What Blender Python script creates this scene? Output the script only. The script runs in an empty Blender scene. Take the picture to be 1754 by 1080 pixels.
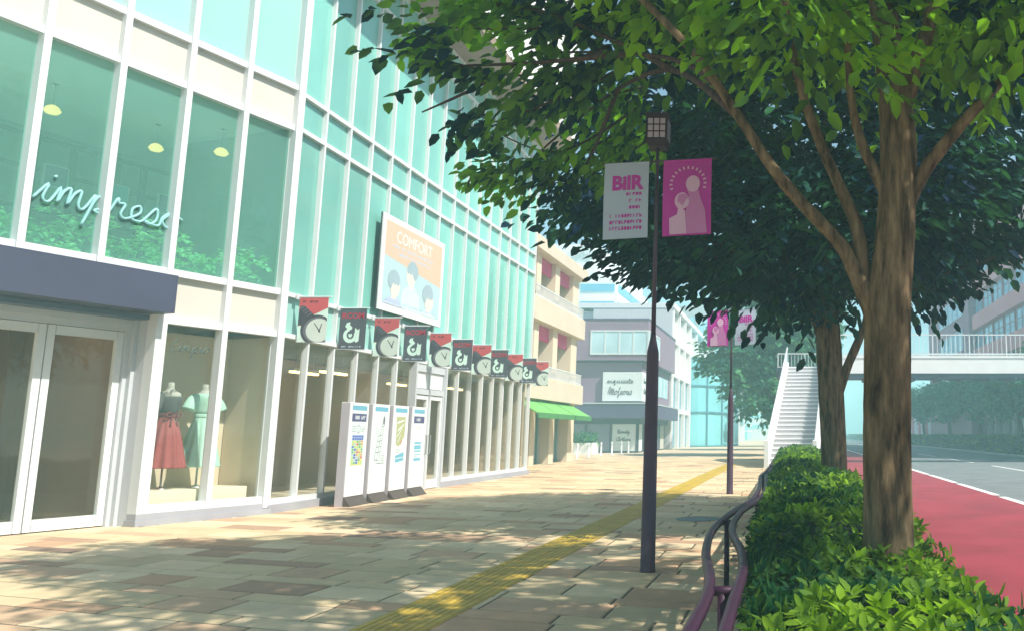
import bpy, math, random
import numpy as np
from mathutils import Vector, Matrix
random.seed(7); RNG = np.random.default_rng(11)
SC = bpy.context.scene; COL = SC.collection
R = math.radians

# ------------------------------------------------------------------ camera numbers
FPX, TH, CX, CY, HH = 1400.0, R(8.1301), 1360.0, 542.0, 1.5
cT, sT = math.cos(TH), math.sin(TH)
def P(px, py, Y):
    """point of the place seen at photo pixel (px, py), Y metres up the street"""
    r = (px-CX)/FPX; u = (CY-py)/FPX
    d = (r, cT-u*sT, sT+u*cT); t = Y/d[1]
    return Vector((d[0]*t, Y, HH+d[2]*t))

# ------------------------------------------------------------------ materials
def hexl(h):
    h = h.lstrip('#'); o = []
    for i in (0, 2, 4):
        c = int(h[i:i+2], 16)/255
        o.append(c/12.92 if c <= .04045 else ((c+.055)/1.055)**2.4)
    return tuple(o)
MATS = {}
def mat(name, col, rough=.6, var=.12, scale=3.0, bump=0.0, bscale=40., spec=.4, metal=0., emit=None, estr=1., coat=0., each=0.):
    if name in MATS: return MATS[name]
    if isinstance(col, str): col = hexl(col)
    m = bpy.data.materials.new(name); m.use_nodes = True; nt = m.node_tree; N = nt.nodes; L = nt.links
    b = N['Principled BSDF']; b.inputs['Roughness'].default_value = rough
    b.inputs['Specular IOR Level'].default_value = spec; b.inputs['Metallic'].default_value = metal
    if coat: b.inputs['Coat Weight'].default_value = coat; b.inputs['Coat Roughness'].default_value = .08
    tc = N.new('ShaderNodeTexCoord')
    n = N.new('ShaderNodeTexNoise'); n.inputs['Scale'].default_value = scale; n.inputs['Detail'].default_value = 5
    L.new(tc.outputs['Object'], n.inputs['Vector'])
    r = N.new('ShaderNodeMapRange'); r.inputs['From Min'].default_value = .3; r.inputs['From Max'].default_value = .7
    r.inputs['To Min'].default_value = 1-var; r.inputs['To Max'].default_value = 1+var*.6
    L.new(n.outputs['Fac'], r.inputs['Value'])
    mx = N.new('ShaderNodeMix'); mx.data_type = 'RGBA'; mx.blend_type = 'MULTIPLY'; mx.inputs['Factor'].default_value = 1
    mx.inputs['A'].default_value = (*col, 1); L.new(r.outputs['Result'], mx.inputs['B']); L.new(mx.outputs['Result'], b.inputs['Base Color'])
    if each:
        oi = N.new('ShaderNodeObjectInfo'); r2 = N.new('ShaderNodeMapRange'); r2.inputs['To Min'].default_value = 1-each; r2.inputs['To Max'].default_value = 1+each
        L.new(oi.outputs['Random'], r2.inputs['Value']); m3 = N.new('ShaderNodeMix'); m3.data_type = 'RGBA'; m3.blend_type = 'MULTIPLY'; m3.inputs['Factor'].default_value = 1
        L.new(mx.outputs['Result'], m3.inputs['A']); L.new(r2.outputs['Result'], m3.inputs['B']); L.new(m3.outputs['Result'], b.inputs['Base Color'])
    if bump:
        n2 = N.new('ShaderNodeTexNoise'); n2.inputs['Scale'].default_value = bscale; n2.inputs['Detail'].default_value = 6
        L.new(tc.outputs['Object'], n2.inputs['Vector'])
        bp = N.new('ShaderNodeBump'); bp.inputs['Strength'].default_value = bump; bp.inputs['Distance'].default_value = .02
        L.new(n2.outputs['Fac'], bp.inputs['Height']); L.new(bp.outputs['Normal'], b.inputs['Normal'])
    if emit:
        b.inputs['Emission Color'].default_value = (*emit, 1); b.inputs['Emission Strength'].default_value = estr
    MATS[name] = m; return m
def glass(name, tint, body, amount, base=.0, rough=.02):
    gloss = (1, 1, 1)
    """window glass: tinted see-through mixed with a mirror by the angle of view"""
    m = bpy.data.materials.new(name); m.use_nodes = True; nt = m.node_tree; N = nt.nodes; L = nt.links
    for x in list(N): N.remove(x)
    o = N.new('ShaderNodeOutputMaterial'); t = N.new('ShaderNodeBsdfTransparent'); g = N.new('ShaderNodeBsdfGlossy')
    t.inputs[0].default_value = (*tint, 1); g.inputs[0].default_value = (*gloss, 1); g.inputs['Roughness'].default_value = rough
    f = N.new('ShaderNodeLayerWeight'); f.inputs['Blend'].default_value = .5
    pw = N.new('ShaderNodeMath'); pw.operation = 'POWER'; pw.inputs[1].default_value = 4.; L.new(f.outputs['Facing'], pw.inputs[0])
    a = N.new('ShaderNodeMath'); a.operation = 'MULTIPLY_ADD'; a.inputs[1].default_value = .45; a.inputs[2].default_value = .02+base; L.new(pw.outputs[0], a.inputs[0])
    df = N.new('ShaderNodeBsdfDiffuse'); df.inputs[0].default_value = (*body, 1); m1 = N.new('ShaderNodeMixShader'); m1.inputs[0].default_value = amount
    L.new(t.outputs[0], m1.inputs[1]); L.new(df.outputs[0], m1.inputs[2])
    mx = N.new('ShaderNodeMixShader'); L.new(a.outputs[0], mx.inputs[0]); L.new(m1.outputs[0], mx.inputs[1]); L.new(g.outputs[0], mx.inputs[2])
    L.new(mx.outputs[0], o.inputs['Surface']); MATS[name] = m; return m
def leafmat(name, dark, light, trans=.45, tcol=None, rough=.55):
    m = bpy.data.materials.new(name); m.use_nodes = True; nt = m.node_tree; N = nt.nodes; L = nt.links
    for x in list(N): N.remove(x)
    o = N.new('ShaderNodeOutputMaterial'); d = N.new('ShaderNodeBsdfPrincipled'); t = N.new('ShaderNodeBsdfTranslucent')
    d.inputs['Roughness'].default_value = rough; d.inputs['Specular IOR Level'].default_value = .07
    ge = N.new('ShaderNodeNewGeometry'); tc = N.new('ShaderNodeTexCoord')
    n = N.new('ShaderNodeTexNoise'); n.inputs['Scale'].default_value = .9; n.inputs['Detail'].default_value = 2
    L.new(tc.outputs['Object'], n.inputs['Vector'])
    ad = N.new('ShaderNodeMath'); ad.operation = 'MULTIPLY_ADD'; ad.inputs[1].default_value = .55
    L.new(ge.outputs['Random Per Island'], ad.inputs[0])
    mr = N.new('ShaderNodeMapRange'); mr.inputs['From Min'].default_value = .35; mr.inputs['From Max'].default_value = .7; mr.inputs['To Min'].default_value = -.42; mr.inputs['To Max'].default_value = .62  # noise puts lit and shaded clumps into the leaf colour
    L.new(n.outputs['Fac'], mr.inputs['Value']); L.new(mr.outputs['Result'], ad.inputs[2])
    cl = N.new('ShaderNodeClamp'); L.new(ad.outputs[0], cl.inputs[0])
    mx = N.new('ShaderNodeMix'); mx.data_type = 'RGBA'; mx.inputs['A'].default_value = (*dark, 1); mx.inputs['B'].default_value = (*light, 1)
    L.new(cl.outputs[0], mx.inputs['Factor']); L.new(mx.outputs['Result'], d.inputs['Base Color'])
    m2 = N.new('ShaderNodeMix'); m2.data_type = 'RGBA'; m2.blend_type = 'MULTIPLY'; m2.inputs['Factor'].default_value = 1
    m2.inputs['B'].default_value = (*(tcol or (1.5, 1.6, .6)), 1); L.new(mx.outputs['Result'], m2.inputs['A']); L.new(m2.outputs['Result'], t.inputs[0])
    ms = N.new('ShaderNodeMixShader'); ms.inputs[0].default_value = trans
    L.new(d.outputs[0], ms.inputs[1]); L.new(t.outputs[0], ms.inputs[2]); L.new(ms.outputs[0], o.inputs['Surface'])
    MATS[name] = m; return m
def attrmat(name, rough=.75, bump=.25):
    """paving: colour of each slab from its colour attribute, with grain"""
    m = bpy.data.materials.new(name); m.use_nodes = True; nt = m.node_tree; N = nt.nodes; L = nt.links
    b = N['Principled BSDF']; b.inputs['Roughness'].default_value = rough; b.inputs['Specular IOR Level'].default_value = .25
    at = N.new('ShaderNodeAttribute'); at.attribute_name = 'Col'; tc = N.new('ShaderNodeTexCoord')
    n = N.new('ShaderNodeTexNoise'); n.inputs['Scale'].default_value = 2.2; n.inputs['Detail'].default_value = 8; n.inputs['Roughness'].default_value = .7
    L.new(tc.outputs['Object'], n.inputs['Vector'])
    r = N.new('ShaderNodeMapRange'); r.inputs['From Min'].default_value = .3; r.inputs['From Max'].default_value = .7; r.inputs['To Min'].default_value = .82; r.inputs['To Max'].default_value = 1.08
    L.new(n.outputs['Fac'], r.inputs['Value'])
    mx = N.new('ShaderNodeMix'); mx.data_type = 'RGBA'; mx.blend_type = 'MULTIPLY'; mx.inputs['Factor'].default_value = 1
    L.new(at.outputs['Color'], mx.inputs['A']); L.new(r.outputs['Result'], mx.inputs['B']); L.new(mx.outputs['Result'], b.inputs['Base Color'])
    n2 = N.new('ShaderNodeTexNoise'); n2.inputs['Scale'].default_value = 60; n2.inputs['Detail'].default_value = 4; L.new(tc.outputs['Object'], n2.inputs['Vector'])
    bp = N.new('ShaderNodeBump'); bp.inputs['Strength'].default_value = bump; bp.inputs['Distance'].default_value = .01
    L.new(n2.outputs['Fac'], bp.inputs['Height']); L.new(bp.outputs['Normal'], b.inputs['Normal'])
    MATS[name] = m; return m
def barkmat(name, dark, light):
    m = bpy.data.materials.new(name); m.use_nodes = True; nt = m.node_tree; N = nt.nodes; L = nt.links
    b = N['Principled BSDF']; b.inputs['Roughness'].default_value = .9; b.inputs['Specular IOR Level'].default_value = .15
    tc = N.new('ShaderNodeTexCoord'); mp = N.new('ShaderNodeMapping'); mp.inputs['Scale'].default_value = (9, 9, 1.6)
    L.new(tc.outputs['Object'], mp.inputs['Vector'])
    n = N.new('ShaderNodeTexNoise'); n.inputs['Scale'].default_value = 1.6; n.inputs['Detail'].default_value = 8; n.inputs['Roughness'].default_value = .65
    L.new(mp.outputs[0], n.inputs['Vector'])
    rp = N.new('ShaderNodeValToRGB'); rp.color_ramp.elements[0].position = .34; rp.color_ramp.elements[0].color = (*dark, 1)
    rp.color_ramp.elements[1].position = .66; rp.color_ramp.elements[1].color = (*light, 1)
    L.new(n.outputs['Fac'], rp.inputs[0]); L.new(rp.outputs[0], b.inputs['Base Color'])
    bp = N.new('ShaderNodeBump'); bp.inputs['Strength'].default_value = .8; bp.inputs['Distance'].default_value = .03
    L.new(n.outputs['Fac'], bp.inputs['Height']); L.new(bp.outputs['Normal'], b.inputs['Normal'])
    MATS[name] = m; return m

WHITE = mat('white_metal', (.66, .68, .69), .35, .04, 2)
GREYW = mat('grey_metal', (.50, .52, .55), .4, .05, 2)
PLINTH = mat('plinth_grey', (.36, .36, .40), .6, .08, 2)
CREAM = mat('cream_panel', (.58, .55, .49), .55, .05, 1.5)
NAVY = mat('navy_panel', (.055, .055, .10), .45, .1, 1)
MINT = mat('mint_glass', (.21, .53, .455), .05, .26, .22, spec=1.0, each=.10)
MINTL = mat('pale_mint_glass', (.31, .58, .52), .05, .2, .22, spec=1.0, each=.06)
TEAL = glass('teal_glass', (.80, .95, .91), (.26, .58, .50), .17)
CLEAR = glass('shop_glass', (.965, .975, .955), (.36, .42, .36), .02)
TAUPE = mat('shop_wall', (.44, .33, .235), .8, .12, .7)
TAUPEL = mat('display_wall', (.72, .62, .48), .8, .08, .7)
SHOPFLOOR = mat('shop_floor', (.55, .48, .38), .5, .08, .7)
DARKIN = mat('dark_interior', (.30, .36, .33), .8, .15, .6)
PALEIN = mat('pale_ceiling', (.72, .78, .74), .8, .06, .6)
LOBBY = mat('lobby_panel', (.22, .145, .085), .6, .12, .7)
SLAT = mat('dark_shelf', (.05, .065, .06), .7, .1, 2)
CREAMBOX = mat('display_plinth', (.74, .70, .56), .6, .05, 2)
SOFFIT = mat('brown_soffit', (.30, .21, .16), .7, .15, .8)
LAMPY = mat('warm_lamp', (.8, .7, .4), .5, .02, 2, emit=(1., .60, .16), estr=1.0)
STRIP = mat('strip_lamp', (.8, .7, .4), .5, .02, 2, emit=(1., .66, .20), estr=4.5)
DOWNL = mat('downlight_lens', (.8, .7, .5), .5, .02, 2, emit=(1., .62, .25), estr=18.)
INK = mat('ink', (.03, .03, .04), .7, .1, 5)
PURPR = mat('purple_brown_shaded', (.038, .013, .032), .45, .15, 4, spec=.16)  # darker copy of the purple-brown, with the rail's shade put into the colour
PURP = mat('purple_brown_paint', (.085, .048, .078), .45, .15, 4, spec=.16)
SILVER = mat('silver', (.55, .55, .55), .25, .05, 5, metal=.9)
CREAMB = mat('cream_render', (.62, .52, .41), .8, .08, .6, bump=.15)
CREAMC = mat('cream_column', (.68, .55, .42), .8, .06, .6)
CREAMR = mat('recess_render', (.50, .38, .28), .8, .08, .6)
PINKV = mat('pink_blind', (.62, .05, .20), .7, .12, 3)
GREENA = mat('green_awning', (.15, .40, .10), .7, .1, 2)
GREEND = mat('green_valance', (.06, .22, .07), .7, .1, 2)
DTEAL = mat('dark_teal_window', (.06, .17, .19), .08, .25, .8, spec=.6)
BLUEW = mat('blue_window', (.10, .36, .55), .08, .25, .3, spec=.6)
CYANG = mat('cyan_glass', (.22, .60, .66), .08, .22, .25, spec=.6)
CYAND = mat('cyan_frame', (.08, .26, .33), .5, .1, 1)
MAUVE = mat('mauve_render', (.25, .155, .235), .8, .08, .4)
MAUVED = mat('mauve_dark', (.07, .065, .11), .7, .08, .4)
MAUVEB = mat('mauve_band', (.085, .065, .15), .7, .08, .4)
PALEWIN = mat('pale_window', (.50, .68, .74), .1, .2, .4, spec=.6)
VIOLETWIN = mat('violet_window', (.24, .23, .33), .15, .2, .4, spec=.6)
SIGNW = mat('sign_white', (.70, .76, .76), .6, .03, 2)
WHITEB = mat('white_render', (.76, .74, .74), .8, .05, .3)
SHADEB = mat('pale_grey_render', (.58, .56, .58), .8, .06, .3)
BEIGEB = mat('beige_panel', (.66, .62, .58), .8, .06, .3)
BLUET = mat('blue_tower_glass', (.22, .42, .60), .12, .3, .12, spec=.5)
BROWNT = mat('brown_tower_top', (.32, .20, .22), .8, .1, .3)
PINKB = mat('pink_render', (.84, .38, .42), .8, .08, .3)
PINKD = mat('plum_render', (.46, .26, .34), .8, .08, .3)
LILAC = mat('lilac_render', (.72, .68, .80), .8, .08, .3)
SKYWIN = mat('sky_window', (.30, .55, .78), .08, .25, .4, spec=.6)
CONC = mat('white_concrete', (.78, .77, .76), .7, .05, 1.2)
STEP = mat('step_grey', (.40, .37, .38), .7, .06, 2)
NOSE = mat('step_nosing', (.80, .79, .78), .6, .04, 2)
STEELB = mat('bridge_underside', (.10, .13, .20), .6, .15, .6)
PANELB = mat('stair_side_panel', (.52, .62, .72), .3, .06, .8)
PAVE = attrmat('paving_slab')
GROUT = mat('grout', (.09, .075, .055), .9, .2, 3)
PLAZA = mat('plaza_paving', (.60, .46, .32), .8, .12, .35, bump=.15)
TACT = mat('tactile_yellow', (.42, .27, .025), .65, .22, 3, bump=.2)
TACTB = mat('tactile_bar', (.50, .35, .045), .6, .22, 3)
ASPH = mat('asphalt', (.16, .175, .18), .85, .22, .9, bump=.3, bscale=90)
REDL = mat('red_lane', (.27, .027, .045), .85, .24, .8, bump=.3, bscale=90)
LINEW = mat('road_paint', (.78, .78, .76), .6, .06, 3)
KERB = mat('kerb_concrete', (.48, .46, .44), .8, .1, 2, bump=.2)
SOIL = mat('soil', (.07, .05, .035), .95, .3, 4, bump=.5)
GROUND = mat('ground_plain', (.42, .38, .33), .9, .1, .1)
IRON = mat('manhole_iron', (.075, .085, .09), .5, .2, 8, metal=.3)
BARK = barkmat('bark', (.018, .012, .008), (.22, .155, .085))
BARKD = barkmat('twig_bark', (.035, .02, .02), (.10, .062, .05))
LEAF1 = leafmat('street_tree_leaf', (.004, .023, .047), (.25, .54, .018), .43)  # navy and lime ends put crown shade and sunlight into the colour
LEAF2 = leafmat('shaded_tree_leaf', (.003, .017, .050), (.035, .135, .062), .22)  # shade of the farther crown is put into this navy leaf colour
LEAFH = leafmat('hedge_leaf', (.010, .055, .022), (.25, .42, .022), .35)
LEAFB = leafmat('distant_leaf', (.028, .13, .10), (.12, .32, .12), .3)  # lighter blue-green of distance haze is put into the leaf colour
LEAFR = leafmat('roadside_leaf', (.05, .20, .15), (.16, .40, .20), .35)  # pale teal of the haze is put into the leaf colour
LEAFI = leafmat('indoor_leaf', (.20, .48, .26), (.46, .78, .46), .3)
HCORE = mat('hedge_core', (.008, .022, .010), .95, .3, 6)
BANW = mat('banner_white', (.43, .51, .62), .8, .03, 2)  # white cloth with the blue-grey of shade put into its colour
BANP = mat('banner_pink', (.50, .03, .36), .8, .05, 2)
BANPL = mat('banner_pale_pink', (.68, .42, .60), .8, .05, 2)
BANPM = mat('banner_mid_pink', (.55, .20, .45), .8, .05, 2)
FLAGR = mat('flag_red', (.52, .09, .10), .8, .05, 3)
FLAGM = mat('flag_mint', (.62, .78, .70), .8, .04, 3)
FLAGG = mat('flag_grey', (.085, .085, .105), .8, .08, 3)
FLAGD = mat('flag_dark_grey', (.06, .055, .07), .8, .08, 3)
FLAGM2 = mat('flag_mid_grey', (.15, .145, .17), .8, .08, 3)
FLAGF = mat('watch_face', (.58, .64, .58), .8, .05, 3)
FLAGT = mat('flag_red_letters', (.42, .03, .06), .8, .05, 3)
POSTO = mat('poster_peach', (.62, .46, .34), .7, .03, 2)
POSTB = mat('poster_pale_blue', (.42, .58, .62), .7, .03, 2)
POSTW = mat('poster_white', (.70, .72, .71), .6, .02, 2)
HAIR = mat('poster_hair', (.32, .42, .47), .7, .05, 2)
SKIN = mat('poster_skin', (.76, .66, .56), .7, .02, 2)
SHIRTA = mat('poster_shirt_violet', (.45, .52, .66), .7, .03, 2)
SHIRTB = mat('poster_shirt_cyan', (.55, .80, .80), .7, .03, 2)
PLATE = mat('panel_plate', (.80, .80, .80), .5, .03, 2)
PTEAL = mat('panel_teal', (.16, .42, .55), .6, .04, 2)
PVIO = mat('panel_violet', (.10, .09, .20), .6, .04, 2)
PPALE = mat('panel_pale', (.68, .77, .73), .6, .03, 2)
PGREY = mat('panel_grey_side', (.40, .37, .40), .6, .05, 2)
POLIVE = mat('panel_olive', (.44, .44, .22), .6, .05, 2)
PBASE = mat('panel_base', (.085, .065, .055), .6, .1, 3)
MAPC = [mat('map_'+n, c, .6, .05, 3) for n, c in (('yellow', (.70, .62, .10)), ('lime', (.45, .60, .15)), ('red', (.60, .14, .10)), ('orange', (.62, .32, .10)), ('blue', (.08, .14, .50)), ('green', (.14, .40, .14)), ('cyan', (.25, .55, .55)), ('violet', (.22, .05, .50)))]
DRESSR = mat('red_skirt', (.34, .085, .09), .8, .1, 5)
DRESSD = mat('dark_red_sash', (.16, .03, .04), .7, .1, 5)
DRESSG = mat('charcoal_top', (.085, .095, .10), .85, .1, 5)
DRESSM = mat('mint_dress', (.42, .70, .60), .8, .08, 5)
DUMMY = mat('dummy_cloth', (.42, .43, .40), .8, .05, 5)
NEON = mat('neon_lettering', (.26, .52, .53), .5, .03, 3)
FAINT = mat('faint_lettering', (.085, .12, .11), .5, .03, 3)

# ------------------------------------------------------------------ object helpers
def tag(o, label=None, cat=None, group=None, kind=None):
    if label: o['label'] = label
    if cat: o['category'] = cat
    if group: o['group'] = group
    if kind: o['kind'] = kind
    return o
def thing(name, label, cat, loc=(0, 0, 0), rz=0., group=None):
    o = bpy.data.objects.new(name, None); COL.objects.link(o); o.location = loc; o.rotation_euler = (0, 0, rz); o.empty_display_size = .3
    return tag(o, label, cat, group)
def rootmat(o):
    while o.parent: o = o.parent
    return Matrix.Translation(o.location) @ o.rotation_euler.to_matrix().to_4x4()
def copy_tree(o, parent=None):
    c = o.copy(); COL.objects.link(c); c.parent = parent
    for ch in list(o.children): copy_tree(ch, c)
    return c
class MB:
    def __init__(s): s.v = []; s.f = []; s.m = []
    def add(s, vs, fs, m=0):
        b = len(s.v); s.v += [tuple(v) for v in vs]; s.f += [tuple(b+i for i in f) for f in fs]; s.m += [m]*len(fs); return s
    def box(s, x0, x1, y0, y1, z0, z1, m=0, F=None):
        vs = [(x, y, z) for z in (z0, z1) for y in (y0, y1) for x in (x0, x1)]
        if F: vs = [F(*v) for v in vs]
        return s.add(vs, [(0, 2, 3, 1), (4, 5, 7, 6), (0, 1, 5, 4), (2, 6, 7, 3), (0, 4, 6, 2), (1, 3, 7, 5)], m)
    def bbox(s, x0, x1, y0, y1, z0, z1, b=.02, m=0, F=None):
        """box with chamfered vertical and top edges"""
        vs = []
        for z, i in ((z0, 0), (z1-b, 0), (z1, b)):
            a0, a1, c0, c1 = x0+i, x1-i, y0+i, y1-i
            vs += [(a0+b, c0, z), (a1-b, c0, z), (a1, c0+b, z), (a1, c1-b, z), (a1-b, c1, z), (a0+b, c1, z), (a0, c1-b, z), (a0, c0+b, z)]
        if F: vs = [F(*v) for v in vs]
        fs = [tuple(range(7, -1, -1)), tuple(range(16, 24))]
        for k in (0, 8):
            for i in range(8): fs.append((k+i, k+(i+1) % 8, k+8+(i+1) % 8, k+8+i))
        return s.add(vs, fs, m)
    def prism(s, pts, z0, z1, m=0):
        n = len(pts); vs = [(x, y, z0) for x, y in pts]+[(x, y, z1) for x, y in pts]
        return s.add(vs, [tuple(range(n-1, -1, -1)), tuple(range(n, 2*n))]+[(i, (i+1) % n, n+(i+1) % n, n+i) for i in range(n)], m)
    def tube(s, path, r, seg=8, m=0, cap=True):
        path = [Vector(p) for p in path]; n = len(path)
        rr = r if hasattr(r, '__len__') else [r]*n
        vs = []; up = None
        for i, p in enumerate(path):
            d = (path[min(i+1, n-1)]-path[max(i-1, 0)]).normalized()
            if up is None:
                a = Vector((0, 0, 1)) if abs(d.z) < .9 else Vector((1, 0, 0)); up = (a-d*a.dot(d)).normalized()
            else:
                up = (up-d*up.dot(d)); up = up.normalized() if up.length > 1e-6 else d.orthogonal().normalized()
            q = d.cross(up)
            for k in range(seg):
                t = 2*math.pi*k/seg; vs.append(p+(up*math.cos(t)+q*math.sin(t))*rr[i])
        fs = [(i*seg+k, i*seg+(k+1) % seg, (i+1)*seg+(k+1) % seg, (i+1)*seg+k) for i in range(n-1) for k in range(seg)]
        if cap: fs += [tuple(range(seg-1, -1, -1)), tuple((n-1)*seg+k for k in range(seg))]
        return s.add(vs, fs, m)
    def lathe(s, prof, c=(0, 0, 0), seg=20, m=0, sx=1., sy=1., mod=None, F=None):
        vs = []
        for r, z in prof:
            for k in range(seg):
                t = 2*math.pi*k/seg; q = r*(mod(t, z) if mod else 1)
                vs.append((c[0]+q*math.cos(t)*sx, c[1]+q*math.sin(t)*sy, c[2]+z))
        n = len(prof)
        if F: vs = [F(*v) for v in vs]
        fs = [(i*seg+k, i*seg+(k+1) % seg, (i+1)*seg+(k+1) % seg, (i+1)*seg+k) for i in range(n-1) for k in range(seg)]
        fs += [tuple(range(seg-1, -1, -1)), tuple((n-1)*seg+k for k in range(seg))]
        return s.add(vs, fs, m)
    def poly(s, pts, F, off, m=0):
        """a flat printed patch: 2-D outline mapped by F(u, v, off)"""
        return s.add([F(u, v, off) for u, v in pts], [tuple(range(len(pts)))], m)
    def rect(s, u0, u1, v0, v1, F, off, m=0): return s.poly([(u0, v0), (u1, v0), (u1, v1), (u0, v1)], F, off, m)
    def build(s, name, mats, parent=None, smooth=False):
        me = bpy.data.meshes.new(name); vs = s.v
        if parent is not None:
            inv = rootmat(parent).inverted(); vs = [inv @ Vector(v) for v in vs]
        me.from_pydata(vs, [], s.f)
        mats = mats if isinstance(mats, (list, tuple)) else [mats]
        for m in mats: me.materials.append(m)
        if len(mats) > 1: me.polygons.foreach_set('material_index', s.m)
        if smooth: me.polygons.foreach_set('use_smooth', [True]*len(me.polygons))
        me.update(); o = bpy.data.objects.new(name, me); COL.objects.link(o); o.parent = parent
        return o
def smooth_path(pts, k=6):
    pts = [Vector(p) for p in pts]; out = []
    for i in range(len(pts)-1):
        a = pts[max(i-1, 0)]; b = pts[i]; c = pts[i+1]; d = pts[min(i+2, len(pts)-1)]
        for j in range(k):
            t = j/k
            out.append(.5*((2*b)+(c-a)*t+(2*a-5*b+4*c-d)*t*t+(3*b-a-3*c+d)*t**3))
    out.append(pts[-1]); return out
def bx(name, m, parent, *a, F=None):
    return MB().box(*a, F=F).build(name, m, parent)
def struct(name, mb, m): return tag(mb.build(name, m), kind='structure')
def ell(cx, cy, rx, ry, n=18, a0=0., a1=2*math.pi):
    full = abs(a1-a0-2*math.pi) < 1e-6
    return [(cx+rx*math.cos(a0+(a1-a0)*i/(n if full else n-1)), cy+ry*math.sin(a0+(a1-a0)*i/(n if full else n-1))) for i in range(n)]
def text_into(mb, s, size, u, v, F, off, m=0, align='LEFT', bold=0., sx=1.):
    c = bpy.data.curves.new('tmp', 'FONT'); c.body = s; c.size = size; c.align_x = align; c.offset = bold; c.resolution_u = 3
    o = bpy.data.objects.new('tmp', c); COL.objects.link(o); dg = bpy.context.evaluated_depsgraph_get()
    me = o.evaluated_get(dg).to_mesh()
    mb.add([F(u+p.co.x*sx, v+p.co.y, off) for p in me.vertices], [tuple(f.vertices) for f in me.polygons], m)
    o.evaluated_get(dg).to_mesh_clear(); bpy.data.objects.remove(o); bpy.data.curves.remove(c)
def glyph_row(mb, u0, u1, v, h, n, F, off, m=0, seed=0):
    """a row of small illegible print"""
    rg = random.Random(seed); w = (u1-u0)/n
    for i in range(n):
        a = u0+i*w
        if rg.random() < .1: continue
        k = rg.random()
        mb.rect(a+.08*w, a+.38*w, v, v+h, F, off, m)
        if k < .75: mb.rect(a+.38*w, a+.82*w, v+h*rg.choice((0, .4, .72)), v+h*rg.choice((.28, .6, 1)) if k < .2 else v+h, F, off+.0004, m)
GL = {
 'i': ([(0, 0), (.38, 1), (.33, .15), (.6, 0)], .6, [(.50, 1.45), (.56, 1.55)]), 'm': ([(0, 0), (.25, .95), (.28, .05), (.4, .75), (.62, 1), (.66, .05), (.8, .75), (1.02, 1), (1.06, .15), (1.3, 0)], 1.3, None),
 'n': ([(0, 0), (.25, .95), (.28, .05), (.4, .75), (.66, 1), (.7, .15), (.95, 0)], .95, None), 'p': ([(0, 0), (.3, 1), (.12, -1.0), (.34, .75), (.66, .95), (.72, .35), (.4, .05), (.9, 0)], .9, None),
 'r': ([(0, 0), (.26, 1.1), (.36, .85), (.62, .85), (.56, .2), (.82, 0)], .82, None), 'e': ([(0, 0), (.5, .5), (.42, .95), (.16, .7), (.22, .12), (.48, 0), (.72, .12)], .72, None),
 's': ([(0, 0), (.42, 1.05), (.56, .4), (.36, 0), (.1, .12), (.7, 0)], .7, None), 'o': ([(0, 0), (.1, .6), (.45, 1), (.8, .5), (.45, 0), (.12, .4), (.5, .95), (1., .7)], 1., None),
 'x': ([(0, 0), (.3, .9), (.4, .1), (.7, 0)], .7, None), 'q': ([(0, 0), (.55, .95), (.15, .6), (.3, .05), (.62, .9), (.5, -1.), (.95, 0)], .95, None), 'u': ([(0, 0), (.25, .95), (.25, .2), (.5, .05), (.72, .95), (.74, .1), (1., 0)], 1., None),
 't': ([(0, 0), (.35, 1.7), (.3, .1), (.6, 0)], .6, [(.1, 1.15), (.6, 1.2)]), 'l': ([(0, 0), (.4, 1.8), (.22, 1.8), (.25, .1), (.55, 0)], .55, None), 'h': ([(0, 0), (.4, 1.8), (.2, 1.7), (.22, 0), (.5, .95), (.6, .1), (.85, 0)], .85, None),
 'a': ([(0, 0), (.6, .9), (.2, .7), (.2, .1), (.6, .8), (.62, .1), (.9, 0)], .9, None), 'f': ([(0, 0), (.45, 1.8), (.25, 1.5), (.2, -.9), (.4, -.2), (.7, 0)], .7, None), 'g': ([(0, 0), (.6, .9), (.2, .6), (.3, .1), (.65, .9), (.5, -1.), (.2, -.7), (.95, 0)], .95, None),
 'y': ([(0, 0), (.2, .9), (.35, .1), (.7, .9), (.5, -1), (.25, -.7), (.95, 0)], .95, None), 'M': ([(-.1, .2), (.1, 1.7), (.4, 1.9), (.4, 0), (.9, 1.7), (1., 0), (1.1, .2), (1.45, 1.6), (1.5, .2), (1.8, 0)], 1.8, None),
 'L': ([(.6, 1.5), (.5, 1.9), (.25, 1.4), (.2, .2), (0, 0), (.9, 0)], .9, None), 'B': ([(.1, 0), (.25, 1.8), (.9, 1.5), (.3, .95), (.95, .5), (.3, 0), (1.1, 0)], 1.1, None), 'C': ([(.9, 1.5), (.6, 1.8), (.1, .9), (.4, 0), (1., .2)], 1., None),
}
def cursive(mb, word, u0, u1, v, h, r, F, off, m=0, seg=5, dots=True):
    tot = sum(GL[c][1] for c in word); k = (u1-u0)/tot; x = 0; pts = []; extra = []
    for c in word:
        g, w, e = GL[c]
        pts += [(x+a, b) for a, b in (g if not pts else g[1:])]
        if e and dots: extra.append([(x+a, b) for a, b in e])
        x += w
    for st in [pts]+extra:
        p3 = smooth_path([Vector((u0+a*k+b*h*.18, v+b*h, 0)) for a, b in st], 5)
        mb.tube([F(p.x, p.y, off) for p in p3], r, seg, m)

# ------------------------------------------------------------------ ground, road
AX, AY = -10.06, 15.86                                   # the corner where the two glass fronts meet
wa = R(18.6); WDX, WDY = math.sin(wa), math.cos(wa)
def WF(s, o, z): return (AX-s*WDX+o*WDY, AY-s*WDY-o*WDX, z)     # wing front: s along it from the corner, o outwards
def FF(s, o, z): return (AX+o, AY+s, z)                          # long front

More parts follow.
